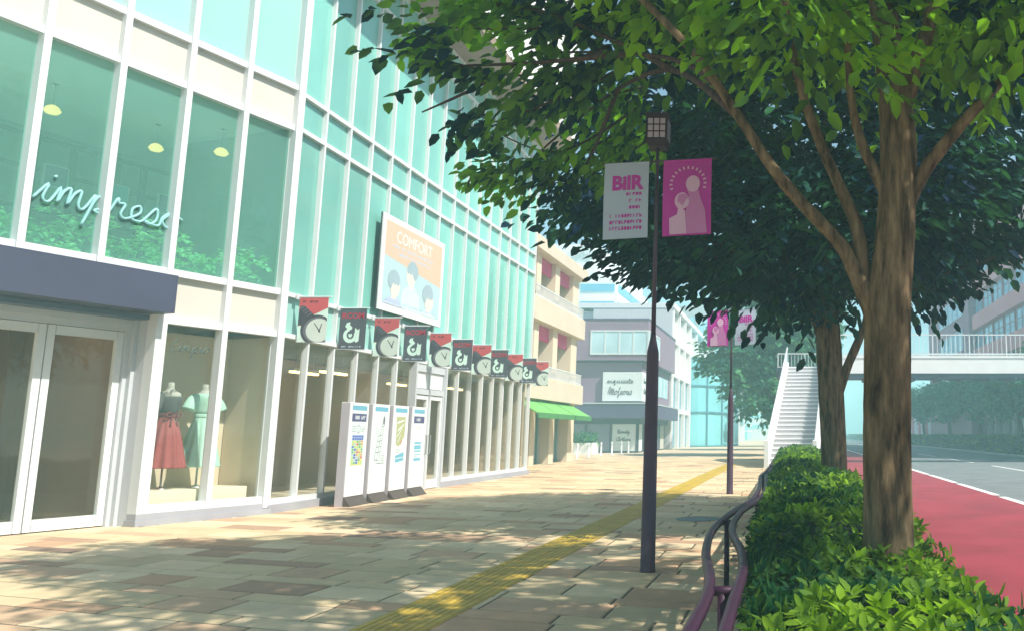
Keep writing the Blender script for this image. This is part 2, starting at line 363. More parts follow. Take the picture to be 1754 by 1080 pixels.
struct('ground', MB().box(-300, 300, -60, 560, -.75, -.25), GROUND)
struct('sidewalk', MB().box(-60, 1.05, -12, 330, -.24, -.012), PLAZA)
def paving():
    rg = random.Random(5); vs = []; fs = []; cs = []
    pal = [((.60, .46, .28), 11), ((.66, .52, .34), 8), ((.55, .43, .27), 5), ((.54, .34, .21), 5), ((.42, .27, .18), 2), ((.28, .19, .14), 1.), ((.58, .39, .25), 3)]
    bag = [c for c, w in pal for _ in range(int(w))]
    y = -3.; i = 0; sl = -.305; g = .013; bv = .016
    while y < 52:
        h = (.31, .53)[i % 2]*rg.uniform(.9, 1.12); x = -19.-rg.random()
        while x < .35:
            w = rg.uniform(.6, 1.25) if i % 2 else rg.uniform(.75, 1.5)
            x1 = min(x+w, .4); c = rg.choice(bag); k = rg.uniform(.93, 1.06); c = (c[0]*k, c[1]*k, c[2]*k, 1)
            def q(a, b, z): return (a, b+sl*a, z)
            b = len(vs)
            for inset, z in ((g, -.012), (g, -.006), (g+bv, 0)):
                vs += [q(x+inset, y+inset, z), q(x1-inset, y+inset, z), q(x1-inset, y+h-inset, z), q(x+inset, y+h-inset, z)]
            F = [(b+8, b+9, b+10, b+11)]
            for r0 in (0, 4):
                for j in range(4): F.append((b+r0+j, b+r0+(j+1) % 4, b+r0+4+(j+1) % 4, b+r0+4+j))
            fs += F; cs += [c]*(4*len(F)); x = x1
        y += h; i += 1
    me = bpy.data.meshes.new('paving'); me.from_pydata(vs, [], fs); me.materials.append(PAVE)
    ca = me.color_attributes.new('Col', 'FLOAT_COLOR', 'CORNER'); ca.data.foreach_set('color', np.array(cs, dtype=np.float32).ravel())
    o = bpy.data.objects.new('paving', me); COL.objects.link(o); tag(o, kind='structure')
paving()
struct('grout_bed', MB().prism([(-19.5, 3.5), (.42, -3.3), (.42, 51), (-19.5, 57)], -.018, -.0105), GROUT)
tb = MB(); t2 = MB()
tx0 = -3.43
y = .6
while y < 41:
    for c in range(2):
        x = tx0+c*.31+.002*(0); tb.box(x+.003, x+.307, y+.003, y+.307, -.004, .004)
        for k in range(4):
            xx = x+.028+k*.071; t2.bbox(xx, xx+.036, y+.014, y+.296, .004, .009, .004)
    y += .31
struct('tactile_paving', tb, TACT); struct('tactile_bars', t2, TACTB)
struct('planting_bed', MB().box(-.12, .95, -2, 36.6, -.01, .05), SOIL)
struct('kerb', MB().bbox(1.05, 1.22, -12, 330, -.24, .0, .02), KERB)
RZ = -.10
struct('bike_lane', MB().box(1.22, 5.29, -12, 330, -.24, RZ), REDL)
struct('road', MB().box(5.29, 16.0, -12, 330, -.24, RZ-.004), ASPH)
ln = MB()
y = -6.
while y < 300:
    ln.box(5.24, 5.44, y, y+5.0, RZ-.006, RZ+.004); y += 5.6
y = -3.4
while y < 300:
    ln.box(9.98, 10.14, y, y+8., RZ-.006, RZ+.002); y += 12.5
struct('lane_marking', ln, LINEW)
struct('far_kerb', MB().bbox(16.0, 16.2, -12, 330, -.24, .02, .02), KERB)
struct('far_pavement', MB().box(16.2, 60, -12, 330, -.24, -.004), PLAZA)

mh = MB().lathe([(.40, 0), (.40, .006), (.385, .008), (.37, .008), (.365, .005), (.0, .005)], (0, 0, 0), 36)
for i in range(-4, 5):
    for j in range(-4, 5):
        if math.hypot(i, j) < 4.2: mh.box(i*.075-.014, i*.075+.014, j*.075-.008, j*.075+.008, .005, .0062)
mo = mh.build('manhole_cover', IRON); mo.location = (-1.70, 14.9, 0); tag(mo, 'round dark iron manhole cover set in the pavement between the two lamp posts', 'manhole cover')

# ------------------------------------------------------------------ the glass department store
G = thing('department_store', 'large corner store with mint glass curtain wall and white mullions along the pavement', 'building', (AX, AY, 0))
ZT = [3.42, 4.24, 7.63, 8.38, 11.85, 12.69]
NB, BW = 16, 15.3/16
fr = MB()
for i in range(NB+1):
    w = .029 if i else .09
    fr.box(i*BW-w, i*BW+w, -.10, .03, .16, 12.66, F=FF)
for z in ZT: fr.box(0, 15.3, -.09, .026 if z > 3.5 else .06, z-.045, z+.045, F=FF)
fr.box(0, 15.3, -.09, .028, .16, .26, F=FF)
fr.build('curtain_wall_frame', WHITE, G)
def tiltF(i, a):
    rg = random.Random(i*31+int(a*10)); k, q = rg.uniform(-.008, .008), rg.uniform(-.004, .004); s0, z0 = (i+.5)*BW, a+1
    return lambda s, o, z: FF(s, o+(s-s0)*k+(z-z0)*q, z)
for i in range(NB):
    for a, b in zip(ZT[:-1], ZT[1:]):
        bx('window_pane', MINTL if a < 4 else MINT, G, i*BW+.03, (i+1)*BW-.03, -.085, -.06, a+.03, b-.03, F=tiltF(i, a))
    if i not in (6, 7):
        bx('shop_window', CLEAR, G, i*BW+.03, (i+1)*BW-.03, -.075, -.060, .22, ZT[0]-.03, F=FF)
pl = MB()
for a, b in ((0, 6), (8, 16)): pl.box(a*BW-.05, b*BW+.05, -.12, .12, 0, .16, F=FF)
pl.build('plinth', PLINTH, G)
# glazed door of the long front
d0, d1 = 6*BW+.06, 8*BW-.06
df = MB()
for s in (d0, (d0+d1)/2-.005, d1): df.box(s-.05, s+.05, -.06, .05, 0, 2.62, F=FF)
df.box(d0, d1, -.06, .055, 2.55, 2.70, F=FF); df.box(d0, d1, -.06, .04, 3.16, 3.38, F=FF); df.box(d0-.09, d0, -.06, .1, 0, 3.38, F=FF); df.box(d1, d1+.09, -.06, .1, 0, 3.38, F=FF)
dfo = df.build('door_frame', GREYW, G)
bx('transom_panel', WHITE, G, d0+.02, d1-.02, -.05, .0, 2.72, 3.15, F=FF)
for a, b in ((d0+.05, (d0+d1)/2-.055), ((d0+d1)/2+.05, d1-.05)):
    m = MB()
    m.box(a+.002, a+.085, -.045, .03, .02, 2.53, F=FF); m.box(b-.085, b-.002, -.045, .03, .02, 2.53, F=FF); m.box(a+.085, b-.085, -.045, .03, 2.42, 2.53, F=FF); m.box(a+.085, b-.085, -.045, .03, .02, .24, F=FF)
    do = m.build('door', WHITE, G)
    bx('door_glass', CLEAR, do, a+.085, b-.085, -.02, -.005, .24, 2.42, F=FF)
    hx = b-.06 if a < (d0+d1)/2-.5 else a+.06
    MB().tube([FF(hx, .03, .95), FF(hx, .09, .97), FF(hx, .09, 1.45), FF(hx, .03, 1.47)], .014, 8).build('handle', SILVER, do)
# wing front
NW = [0, 1.14, 2.2, 3.27, 4.33, 5.4, 6.47]
wf = MB()
for i, s in enumerate(NW):
    z0 = 4.14 if i > 2 else .2
    wf.box(s-.05, s+.05, -.10, .09, z0, 12.66, F=WF)
for z in (4.24, 7.58, 8.43, 11.85, 12.66): wf.box(0.05, 6.47, -.09, .06, z-.06, z+.06, F=WF)
wf.box(0.05, 2.2, -.09, .065, 3.36, 3.48, F=WF); wf.box(0.05, 2.25, -.09, .07, .2, .33, F=WF)
wf.box(-.02, .11, -.12, .11, .12, 12.68, F=WF); wf.box(2.2, 2.33, -.12, .1, .2, 4.2, F=WF)
wf.build('wing_frame', WHITE, G)
for i in range(6):
    a, b = NW[i]+.04, NW[i+1]-.04
    bx('upper_window', TEAL, G, a, b, -.075, -.06, 4.29, 7.53, F=WF)
    bx('spandrel_panel', CREAM, G, a, b, -.08, -.03, 7.63, 8.38, F=WF)
    bx('window_pane', MINTL, G, a, b, -.085, -.06, 8.48, 11.80, F=WF)
    bx('spandrel_panel', CREAM, G, a, b, -.08, -.03, 11.90, 12.61, F=WF)
    if i < 2:
        bx('spandrel_panel', CREAM, G, a, b, -.08, -.03, 3.47, 4.19, F=WF)
        bx('display_window', CLEAR, G, a, b, -.075, -.06, .32, 3.37, F=WF)
MB().box(-.06, 2.35, -.14, .13, 0, .10, F=WF).box(-.03, 2.33, -.12, .10, .10, .2, F=WF).build('wing_plinth', PLINTH, G)
# return wall of the entrance recess, canopy
MB().box(2.24, 2.33, -.42, -.12, .0, 3.47, F=WF).build('return_panel', GREYW, G)
cn = MB().box(2.28, 7.2, -.1, .42, 3.49, 4.13, F=WF)
cn.build('entrance_canopy', NAVY, G)
MB().box(2.33, 7.2, -.62, -.1, 3.40, 3.485, F=WF).build('recess_ceiling', STEELB, G)
# entrance doors
DR = -.52
ef = MB()
ef.box(2.332, 2.39, DR-.05, DR+.20, 0, 3.40, F=WF); ef.box(2.39, 2.45, DR-.05, DR+.11, 0, 3.34, F=WF); ef.box(2.39, 6.9, DR-.05, DR+.12, 3.30, 3.40, F=WF); ef.box(2.45, 6.9, DR-.05, DR+.07, 3.20, 3.30, F=WF)
ef.build('entrance_frame', GREYW, G)
edges = [(2.45, 3.55), (3.56, 4.66), (4.67, 5.8)]
for k, (a, b) in enumerate(edges):
    m = MB(); w = .11
    for x0, x1, z0, z1 in ((a, a+w, .02, 3.19), (b-w, b, .02, 3.19), (a+w, b-w, .02, .2), (a+w, b-w, 3.05, 3.19)): m.box(x0+.004, x1-.004, DR-.03, DR+.05, z0, z1, F=WF)
    do = m.build('entrance_door', WHITE, G)
    bx('door_glass', CLEAR, do, a+w, b-w, DR+.0, DR+.014, .2, 3.05, F=WF)
MB().box(2.2, 7.2, -3.3, -.62, 3.40, 3.48, F=WF).build('lobby_ceiling', TAUPEL, G)
MB().box(2.2, 7.2, -3.2, DR-.06, 0, .02, F=WF).build('lobby_floor', SHOPFLOOR, G)
lb = MB().box(1.6, 7.4, -3.5, -3.3, 0, 3.4, F=WF)
for s in (2.5, 3.4, 4.3, 5.2, 6.1): lb.box(s, s+.07, -3.3, -3.25, 0, 3.4, F=WF)
lb.box(2.24, 2.32, -3.3, -.6, .0, 3.4, F=WF); lb.box(2.225, 2.24, -1.5, -1.35, .02, 3.3, F=WF).build('lobby_wall', LOBBY, G)
# display bay
MB().box(-.02, 2.22, -1.32, -1.22, .0, 3.36, F=WF).box(2.13, 2.23, -1.2, -.13, .2, 3.36, F=WF).box(.0, .03, -1.2, -.13, .22, 3.36, F=WF).build('display_back_wall', TAUPEL, G)
MB().box(0, 2.22, -1.2, -.1, .10, .22, F=WF).build('display_floor', SHOPFLOOR, G)
# upper sales floor behind the teal windows
MB().box(-.05, 7.2, -5.2, -.1, 7.66, 8.30, F=WF).box(-.05, 7.2, -5.2, -.1, 3.55, 4.12, F=WF).build('floor_slab', PALEIN, G)
MB().box(-.05, 7.2, -5.4, -5.2, 4.12, 7.66, F=WF).box(-.1, -.06, -5.2, -.12, 4.1, 7.66, F=WF).build('sales_back_wall', DARKIN, G)
sh = MB()
for k in range(11): sh.box(.1+k*.62, .2+k*.62, -3.2, -3.12, 4.13, 6.9, F=WF)
for z in (4.75, 5.5, 6.25, 6.85): sh.box(.1, 6.6, -3.18, -3.13, z, z+.07, F=WF)
sh.build('shelving', SLAT, G)
# solid body, shop interior
MB().prism([(-10.19, 16.12), (-10.19, 31.1), (-18.9, 31.1), (-18.9, 19.2)], 3.46, 12.66).build('building_core', DARKIN, G)
MB().prism([(AX-.16, AY+.02), WF(6.9, -.12, 0)[:2], WF(6.9, -5.4, 0)[:2], WF(.1, -5.4, 0)[:2]], 8.45, 12.6).build('upper_core', DARKIN, G)
MB().box(-13.6, -13.4, 17.4, 31.0, .0, 3.44).box(-13.4, -10.2, 30.9, 31.1, .1, 3.44).build('shop_back_wall', TAUPE, G)
MB().prism([(-10.2, 16.2), (-10.2, 30.9), (-13.4, 30.9), (-13.4, 17.3)], 0.02, .14).build('shop_floor', SHOPFLOOR, G)
MB().prism([(-10.25, 16.02), (-13.5, 17.14), (-13.5, 17.3), (-10.25, 16.18)], 0.14, 3.44).build('shop_side_wall', TAUPE, G)
# overhanging upper storeys
MB().box(-19, -8.76, 15.6, 31.4, 12.70, 12.98).build('soffit', SOFFIT, G)
up = MB().box(-19, -8.85, 15.7, 31.3, 12.98, 24)
for k in range(14): up.box(-8.85, -8.72, 15.72+k*1.16, 15.86+k*1.16, 12.98, 24)
for z in (12.98, 15.6, 18.4, 21.2): up.box(-8.86, -8.75, 15.7, 31.3, z, z+.25)
up.box(-19, -8.75, 31.3, 31.4, 12.98, 24); up.build('upper_storeys', WHITEB, G)

# lettering, lights and goods of the store
z = thing('window_lettering', 'pale cyan handwritten lettering running across the upper windows above the entrance canopy', 'lettering', WF(3.1, .1, 5))
m = MB(); cursive(m, 'impreso', -4.2, -2.05, 5.0, .27, .022, lambda u, v, o: WF(-u, -.035+o, v), 0, 0, 6); m.build('script_letters', NEON, z, True)
z = thing('display_lettering', 'faint grey handwritten lettering high on the display window above the mannequins', 'lettering', WF(1.6, 0, 3))
m = MB(); cursive(m, 'Limpio', -2.0, -1.32, 2.92, .10, .008, lambda u, v, o: WF(-u, -.02+o, v), 0, 0, 5); m.build('script_letters', FAINT, z, True)
for k, (s, o, lab) in enumerate(((4.35, -1.9, 'warm round ceiling lamp behind the leftmost upper window'), (3.85, -2.6, 'warm round ceiling lamp in the upper window over the canopy, just below another lamp'), (2.9, -2.3, 'warm round ceiling lamp above the middle of the handwritten lettering'), (.95, -2.6, 'warm round ceiling lamp in the third upper window from the corner mullion'), (.35, -1.6, 'warm round ceiling lamp in the upper window nearest the corner mullion'))):
    t = thing('ceiling_lamp', lab, 'ceiling lamp', WF(s, o, 7.2), 0, 'round ceiling lamps on the upper sales floor')
    c = WF(s, o, 7.16)
    MB().lathe([(.05, .5), (.004, .48), (.004, .12), (.06, .1)], c, 10).build('cord', SLAT, t)
    MB().lathe([(.02, -.07), (.09, -.05), (.13, 0), (.09, .07), (.03, .11)], c, 16).build('shade', LAMPY, t, True)
for k, (yy, n) in enumerate(((17.1, 2), (20.1, 2), (25.0, 2), (27.6, 1))):
    for j in range(n):
        zz = 3.0
        t = thing('strip_light', ['long yellow strip light inside the shop, %s' % w for w in ('behind the first windows', 'above the second information panel', 'just right of the glazed door', 'behind the last windows')][k]+(', nearer the glass' if j == 0 and n > 1 else ', deeper in' if n > 1 else ''), 'strip light', (-11.7-.75*j, yy+.5, zz), 0, 'strip lights on the shop ceiling')
        x = -11.7-.75*j
        MB().box(x-.07, x+.07, yy+.1, yy+1.25, zz+.05, zz+.12).tube([(x, yy+.3, zz+.1), (x, yy+.3, 3.46)], .01, 6).tube([(x, yy+1.05, zz+.1), (x, yy+1.05, 3.46)], .01, 6).build('housing', GREYW, t)
        MB().box(x-.05, x+.05, yy+.12, yy+1.23, zz, zz+.05).build('tube_lamp', STRIP, t)
for k, (s, o, zz, lab) in enumerate(((2.9, -1.5, 3.37, 'round recessed downlight above the right entrance door'), (4.0, -1.7, 3.37, 'round recessed downlight above the left entrance door'))):
    t = thing('recessed_downlight', lab, 'downlight', WF(s, o, zz), 0, 'downlights in the entrance lobby')
    c = WF(s, o, zz); MB().lathe([(.14, 0), (.14, .02), (.10, .03)], c, 18).build('trim_ring', WHITE, t); MB().lathe([(.10, -.004), (.10, .01)], c, 18).build('lens', DOWNL, t)
pb = MB().bbox(.22, 1.04, -1.12, -.19, .22, .53, .01, F=WF); tag(pb.build('display_plinth', CREAMBOX), 'low cream display plinth nearer the glass corner, under the empty half of the window', 'plinth')
pb = MB().bbox(1.12, 2.12, -1.12, -.19, .22, .53, .01, F=WF); tag(pb.build('display_plinth', CREAMBOX), 'low cream display plinth carrying the mannequin in the red skirt', 'plinth')

def pleat(n, a): return lambda t, z: 1+a*math.sin(n*t)*min(1, max(0, (1.82-z)/.5))
def mannequin(s, o, kind):
    c = WF(s, o, 0)
    t = thing('mannequin', {'red': 'headless mannequin in charcoal one-shoulder top and red pleated skirt', 'mint': 'headless mannequin in a pale mint short-sleeved dress behind the window mullion'}[kind], 'mannequin', (c[0], c[1], .53), R(10))
    MB().lathe([(.15, .53), (.15, .545), (.03, .57), (.016, .6), (.016, 1.0)], (c[0], c[1], 0), 20).build('stand', SILVER, t, True)
    body = MB().lathe([(.05, 1.5), (.15, 1.7), (.115, 1.84), (.13, 1.95), (.155, 2.08), (.165, 2.16), (.15, 2.22), (.07, 2.27), (.052, 2.32), (.05, 2.40), (.035, 2.41)], (c[0], c[1], 0), 24, sx=1.12, sy=.8)
    body.build('torso', DUMMY, t, True)
    sk = DRESSR if kind == 'red' else DRESSM
    MB().lathe([(.33, .90), (.325, .92), (.27, 1.2), (.21, 1.5), (.165, 1.68), (.128, 1.80), (.12, 1.83)], (c[0], c[1], 0), 96, sx=1.05, sy=.85, mod=pleat(12, .075)).build('skirt', sk, t, True)
    MB().lathe([(.13, 1.79), (.135, 1.81), (.135, 1.855), (.125, 1.87)], (c[0], c[1], 0), 24, sx=1.1, sy=.86).build('sash', DRESSD if kind == 'red' else DRESSM, t, True)
    top = MB()
    tp = DRESSG if kind == 'red' else DRESSM
    top.lathe([(.125, 1.84), (.145, 1.92), (.168, 2.06), (.178, 2.14), (.172, 2.19), (.14, 2.235)] if kind == 'mint' else [(.128, 1.84), (.15, 1.92), (.17, 2.04), (.178, 2.12), (.170, 2.16)], (c[0], c[1], 0), 28, sx=1.12, sy=.84, mod=(lambda tt, zz: 1+.02*math.sin(9*tt+20*zz)))
    for sg in (-1, 1):
        if kind == 'red' and sg < 0: continue
        # short flared sleeve: along the wing front
        a = Vector(WF(s+sg*.14, o, 2.2)); b = Vector(WF(s+sg*.23, o+.02, 2.07)); e = Vector(WF(s+sg*.285, o+.03, 1.93))
        top.tube(smooth_path([a, b, e], 5), [.06, .072, .085, .095, .1, .105, .11, .115, .118, .12, .12], 14)
    top.build('top', tp, t, True)
    if kind == 'red':
        f = WF(s, o+.13, 1.83); m = MB()
        for sg in (-1, 1):
            p = [WF(s, o+.135, 1.83), WF(s+sg*.06, o+.15, 1.875), WF(s+sg*.12, o+.15, 1.85), WF(s+sg*.10, o+.15, 1.79), WF(s, o+.14, 1.82)]
            m.tube(smooth_path(p, 4), .014, 6)
            m.tube(smooth_path([WF(s, o+.14, 1.82), WF(s+sg*.04, o+.16, 1.74), WF(s+sg*.06, o+.18, 1.63)], 4), .013, 6)
        m.build('bow', DRESSD, t, True)
mannequin(1.48, -.66, 'red'); mannequin(.86, -.66, 'mint')

# square pictures on the upper floor shelving
for k, (s, zz, mt, lab) in enumerate(((4.5, 6.05, PVIO, 'dim violet square picture on the shelving behind the far left upper window'), (3.55, 5.95, PTEAL, 'dim blue square picture on the shelving above the start of the handwriting'), (2.3, 6.0, PVIO, 'dim violet square picture on the shelving in the middle upper window'), (1.25, 5.95, PTEAL, 'dim blue square picture on the shelving, in the fourth upper window'), (.3, 6.0, PVIO, 'dim violet square picture on the shelving nearest the corner mullion'))):
    t = thing('framed_picture', lab, 'picture', WF(s, -3.1, zz), 0, 'square pictures on the shelving')
    MB().box(s-.2, s+.2, -3.11, -3.07, zz, zz+.42, F=WF).build('frame', GREYW, t); MB().box(s-.175, s+.175, -3.068, -3.06, zz+.025, zz+.395, F=WF).build('picture_face', mt, t)

# ------------------------------------------------------------------ flag banners on the long front
def flag_F(Y): return lambda u, v, o: (AX+.10+u, Y-o, v)
def make_flag(kind, Y):
    W, z0, z1 = .58, 3.31, 4.21; F = flag_F(Y)
    t = thing('flag_banner', '', 'banner', (AX, Y, 3.3), 0, 'banners hung square to the glass front')
    MB().tube([(AX, Y, 4.225), (AX+.74, Y, 4.225)], .014, 8).box(AX+.05, AX+.075, Y-.05, Y+.05, 4.17, 4.28).tube([(AX+.08, Y, 3.325), (AX+.70, Y, 3.325)], .008, 6).build('bracket', WHITE, t)
    m = MB()
    m.box(AX+.10, AX+.10+W, Y-.004, Y+.004, z0, z1, 0)
    q = .0055
    if kind == 'watch':
        m.poly([(0, 4.205), (W, 4.205), (W, 4.0), (.30, 3.86), (0, 3.62)], F, q, 1)
        m.poly([(0, z0), (.09, z0), (.11, 3.7), (0, 3.62)], F, q, 2)
        m.poly([(0.0, 3.86), (.02, 4.03), (.10, 4.05), (.30, 3.87), (.14, 3.62), (0, 3.66)], F, q+.0012, 3)
        for k in range(5):
            a = (.015+.05*k, 3.98-.045*k)
            m.poly([(a[0], a[1]), (a[0]+.012, a[1]-.014), (a[0]+.105, a[1]+.056-.01), (a[0]+.095, a[1]+.066)], F, q+.0018, 4)
        e = [(x, yv) for x, yv in ell(.38, 3.56, .32, .30, 40) if True]
        m.poly([(min(max(x, .06), W), max(yv, z0)) for x, yv in e], F, q+.0024, 3)
        m.poly([(min(max(x, .0), W), max(yv, z0)) for x, yv in ell(.40, 3.555, .285, .265, 40)], F, q+.003, 4)
        m.poly([(min(max(x, .0), W), max(yv, z0)) for x, yv in ell(.42, 3.55, .25, .235, 40)], F, q+.0036, 5)
        def hand(a, ln, w):
            dx, dy = math.sin(a), math.cos(a); cx, cy = .44, 3.54
            m.poly([(cx-dy*w-dx*.03, cy+dx*w-dy*.03), (cx+dy*w-dx*.03, cy-dx*w-dy*.03), (cx+dy*w*.6+dx*ln, cy-dx*w*.6+dy*ln), (cx-dy*w*.6+dx*ln, cy+dx*w*.6+dy*ln)], F, q+.0042, 3)
        hand(-.62, .19, .012); hand(.28, .15, .013)
        m.poly(ell(.44, 3.54, .018, .018, 10), F, q+.0046, 3)
        glyph_row(m, .07, .42, 4.10, .045, 10, F, q+.001, 6, 3)
        mats = [FLAGM, FLAGR, FLAGM, FLAGD, FLAGM2, FLAGF, INK]
    else:
        m.rect(0, W, z0, z1, F, q, 1)
        text_into(m, 'RCOM', .17, W/2, 4.0, F, q+.001, 2, 'CENTER', .006)
        # the looping emblem: a hook with a ring, a beak and a small heart
        ring = []
        for k in range(22):
            a = R(100)+k/21*R(285); ring.append((.25+.115*math.cos(a), 3.63+.125*math.sin(a)))
        for k in range(21):
            (x0, y0), (x1, y1) = ring[k], ring[k+1]
            w0 = .028+.014*math.sin(k/21*math.pi); 
            def nrm(x, yv, w): dx, dy = x-.25, yv-3.63; l = math.hypot(dx, dy); return (x+dx/l*w, yv+dy/l*w), (x-dx/l*w, yv-dy/l*w)
            a, b = nrm(x0, y0, w0); c, d = nrm(x1, y1, w0); m.poly([a, c, d, b], F, q+.001, 3)
        m.poly([(.20, 3.745), (.13, 3.82), (.16, 3.90), (.24, 3.92), (.23, 3.86), (.29, 3.80), (.27, 3.75)], F, q+.0014, 3)
        m.poly([(.34, 3.53), (.35, 3.80), (.41, 3.74), (.45, 3.78), (.44, 3.50), (.38, 3.47)], F, q+.0014, 3)
        m.poly([(.25, 3.57), (.21, 3.62), (.215, 3.66), (.24, 3.665), (.25, 3.645), (.265, 3.665), (.29, 3.66), (.295, 3.62)], F, q+.0018, 3)
        glyph_row(m, .07, .50, 3.365, .035, 11, F, q+.001, 4, 9)
        mats = [FLAGG, FLAGG, FLAGT, FLAGM, BANW]
    m.build('cloth', mats, t); return t
ordw = ['nearest', 'second', 'third', 'fourth', 'fifth', 'farthest']
proto = {k: make_flag(k, 16.27+1.493*i) for i, k in enumerate(('watch', 'lettered'))}
for i in range(11):
    k = 'watch' if i % 2 == 0 else 'lettered'; n = i//2
    o = proto[k] if i < 2 else copy_tree(proto[k]); o.location = (AX, 16.27+1.493*i, 3.3)
    if k == 'watch': o['label'] = '%s of the six red watch banners, counted from the entrance corner' % ordw[n]
    else: o['label'] = '%s of the five dark grey banners with red letters, counted from the entrance corner' % (ordw[n] if n < 4 else 'farthest')

# ------------------------------------------------------------------ big poster board
bt = thing('poster_board', 'large white framed poster of three drawn young people under a peach heading', 'billboard', (AX+.2, 20.95, 4.45))
by0, by1, bz0, bz1 = 19.2, 22.68, 4.44, 6.80
MB().box(AX+.09, AX+.13, by0, by1, bz0, bz1).build('backing', FLAGD, bt)
fm = MB()
fm.box(AX+.13, AX+.16, by0, by1, bz0, bz1)
fm.build('board', POSTW, bt)
m = MB(); BF = lambda u, v, o: (AX+.162+o, by0+u, bz0+v)
W, H = by1-by0, bz1-bz0
m.rect(.16, W-.16, .18, 1.42, BF, 0, 0)
m.poly([(.16, 1.36), (W-.16, 1.06), (W-.16, H-.14), (.16, H-.14)], BF, .0012, 1)
def bust(cx, cy, r, hair, shirt, turn, lay):
    pts = [(cx-r*1.75, .18), (cx-r*1.6, cy-r*1.7), (cx-r*.6, cy-r*1.05), (cx+r*.6, cy-r*1.05), (cx+r*1.6, cy-r*1.7), (cx+r*1.8, .18)]
    m.poly([(max(.16, min(W-.16, x)), max(.18, yv)) for x, yv in pts], BF, lay, shirt)
    m.poly([(cx-r*.35, cy-r*1.25), (cx+r*.35, cy-r*1.25), (cx+r*.4, cy-.3*r), (cx-r*.4, cy-.3*r)], BF, lay+.0006, 3)
    m.poly(ell(cx+turn*r*.15, cy-r*.1, r*.82, r*.98, 24), BF, lay+.0012, 3)
    hp = ell(cx-turn*r*.1, cy+r*.28, r*1.02, r*.85, 26)
    hp = [(x, max(yv, cy-r*.05+.12*r*math.sin(40*x))) if abs(x-cx-turn*r*.3) < r*.65 else (x, max(yv, cy-r*.45)) for x, yv in hp]
    m.poly(hp, BF, lay+.0018, 2)
bust(1.62, 1.12, .30, 2, 5, -1, .002); bust(.72, .72, .30, 2, 4, 1, .005); bust(2.62, .66, .32, 2, 5, 1, .005)
text_into(m, 'COMFORT', .42, W/2-.05, 1.78, BF, .002, 6, 'CENTER', 0)
glyph_row(m, .50, 2.75, 1.62, .07, 26, BF, .002, 7, 1); glyph_row(m, .56, 2.65, 1.46, .07, 24, BF, .002, 7, 2); glyph_row(m, .3, W-.4, .26, .045, 30, BF, .009, 7, 4)
m.build('poster_print', [POSTB, POSTO, HAIR, SKIN, SHIRTA, SHIRTB, POSTW, SHIRTA], bt)
br = MB()
for yy in (19.6, 22.3):
    br.box(AX+.0, AX+.09, yy-.05, yy+.05, 4.6, 6.6)
br.build('wall_bracket', GREYW, bt)

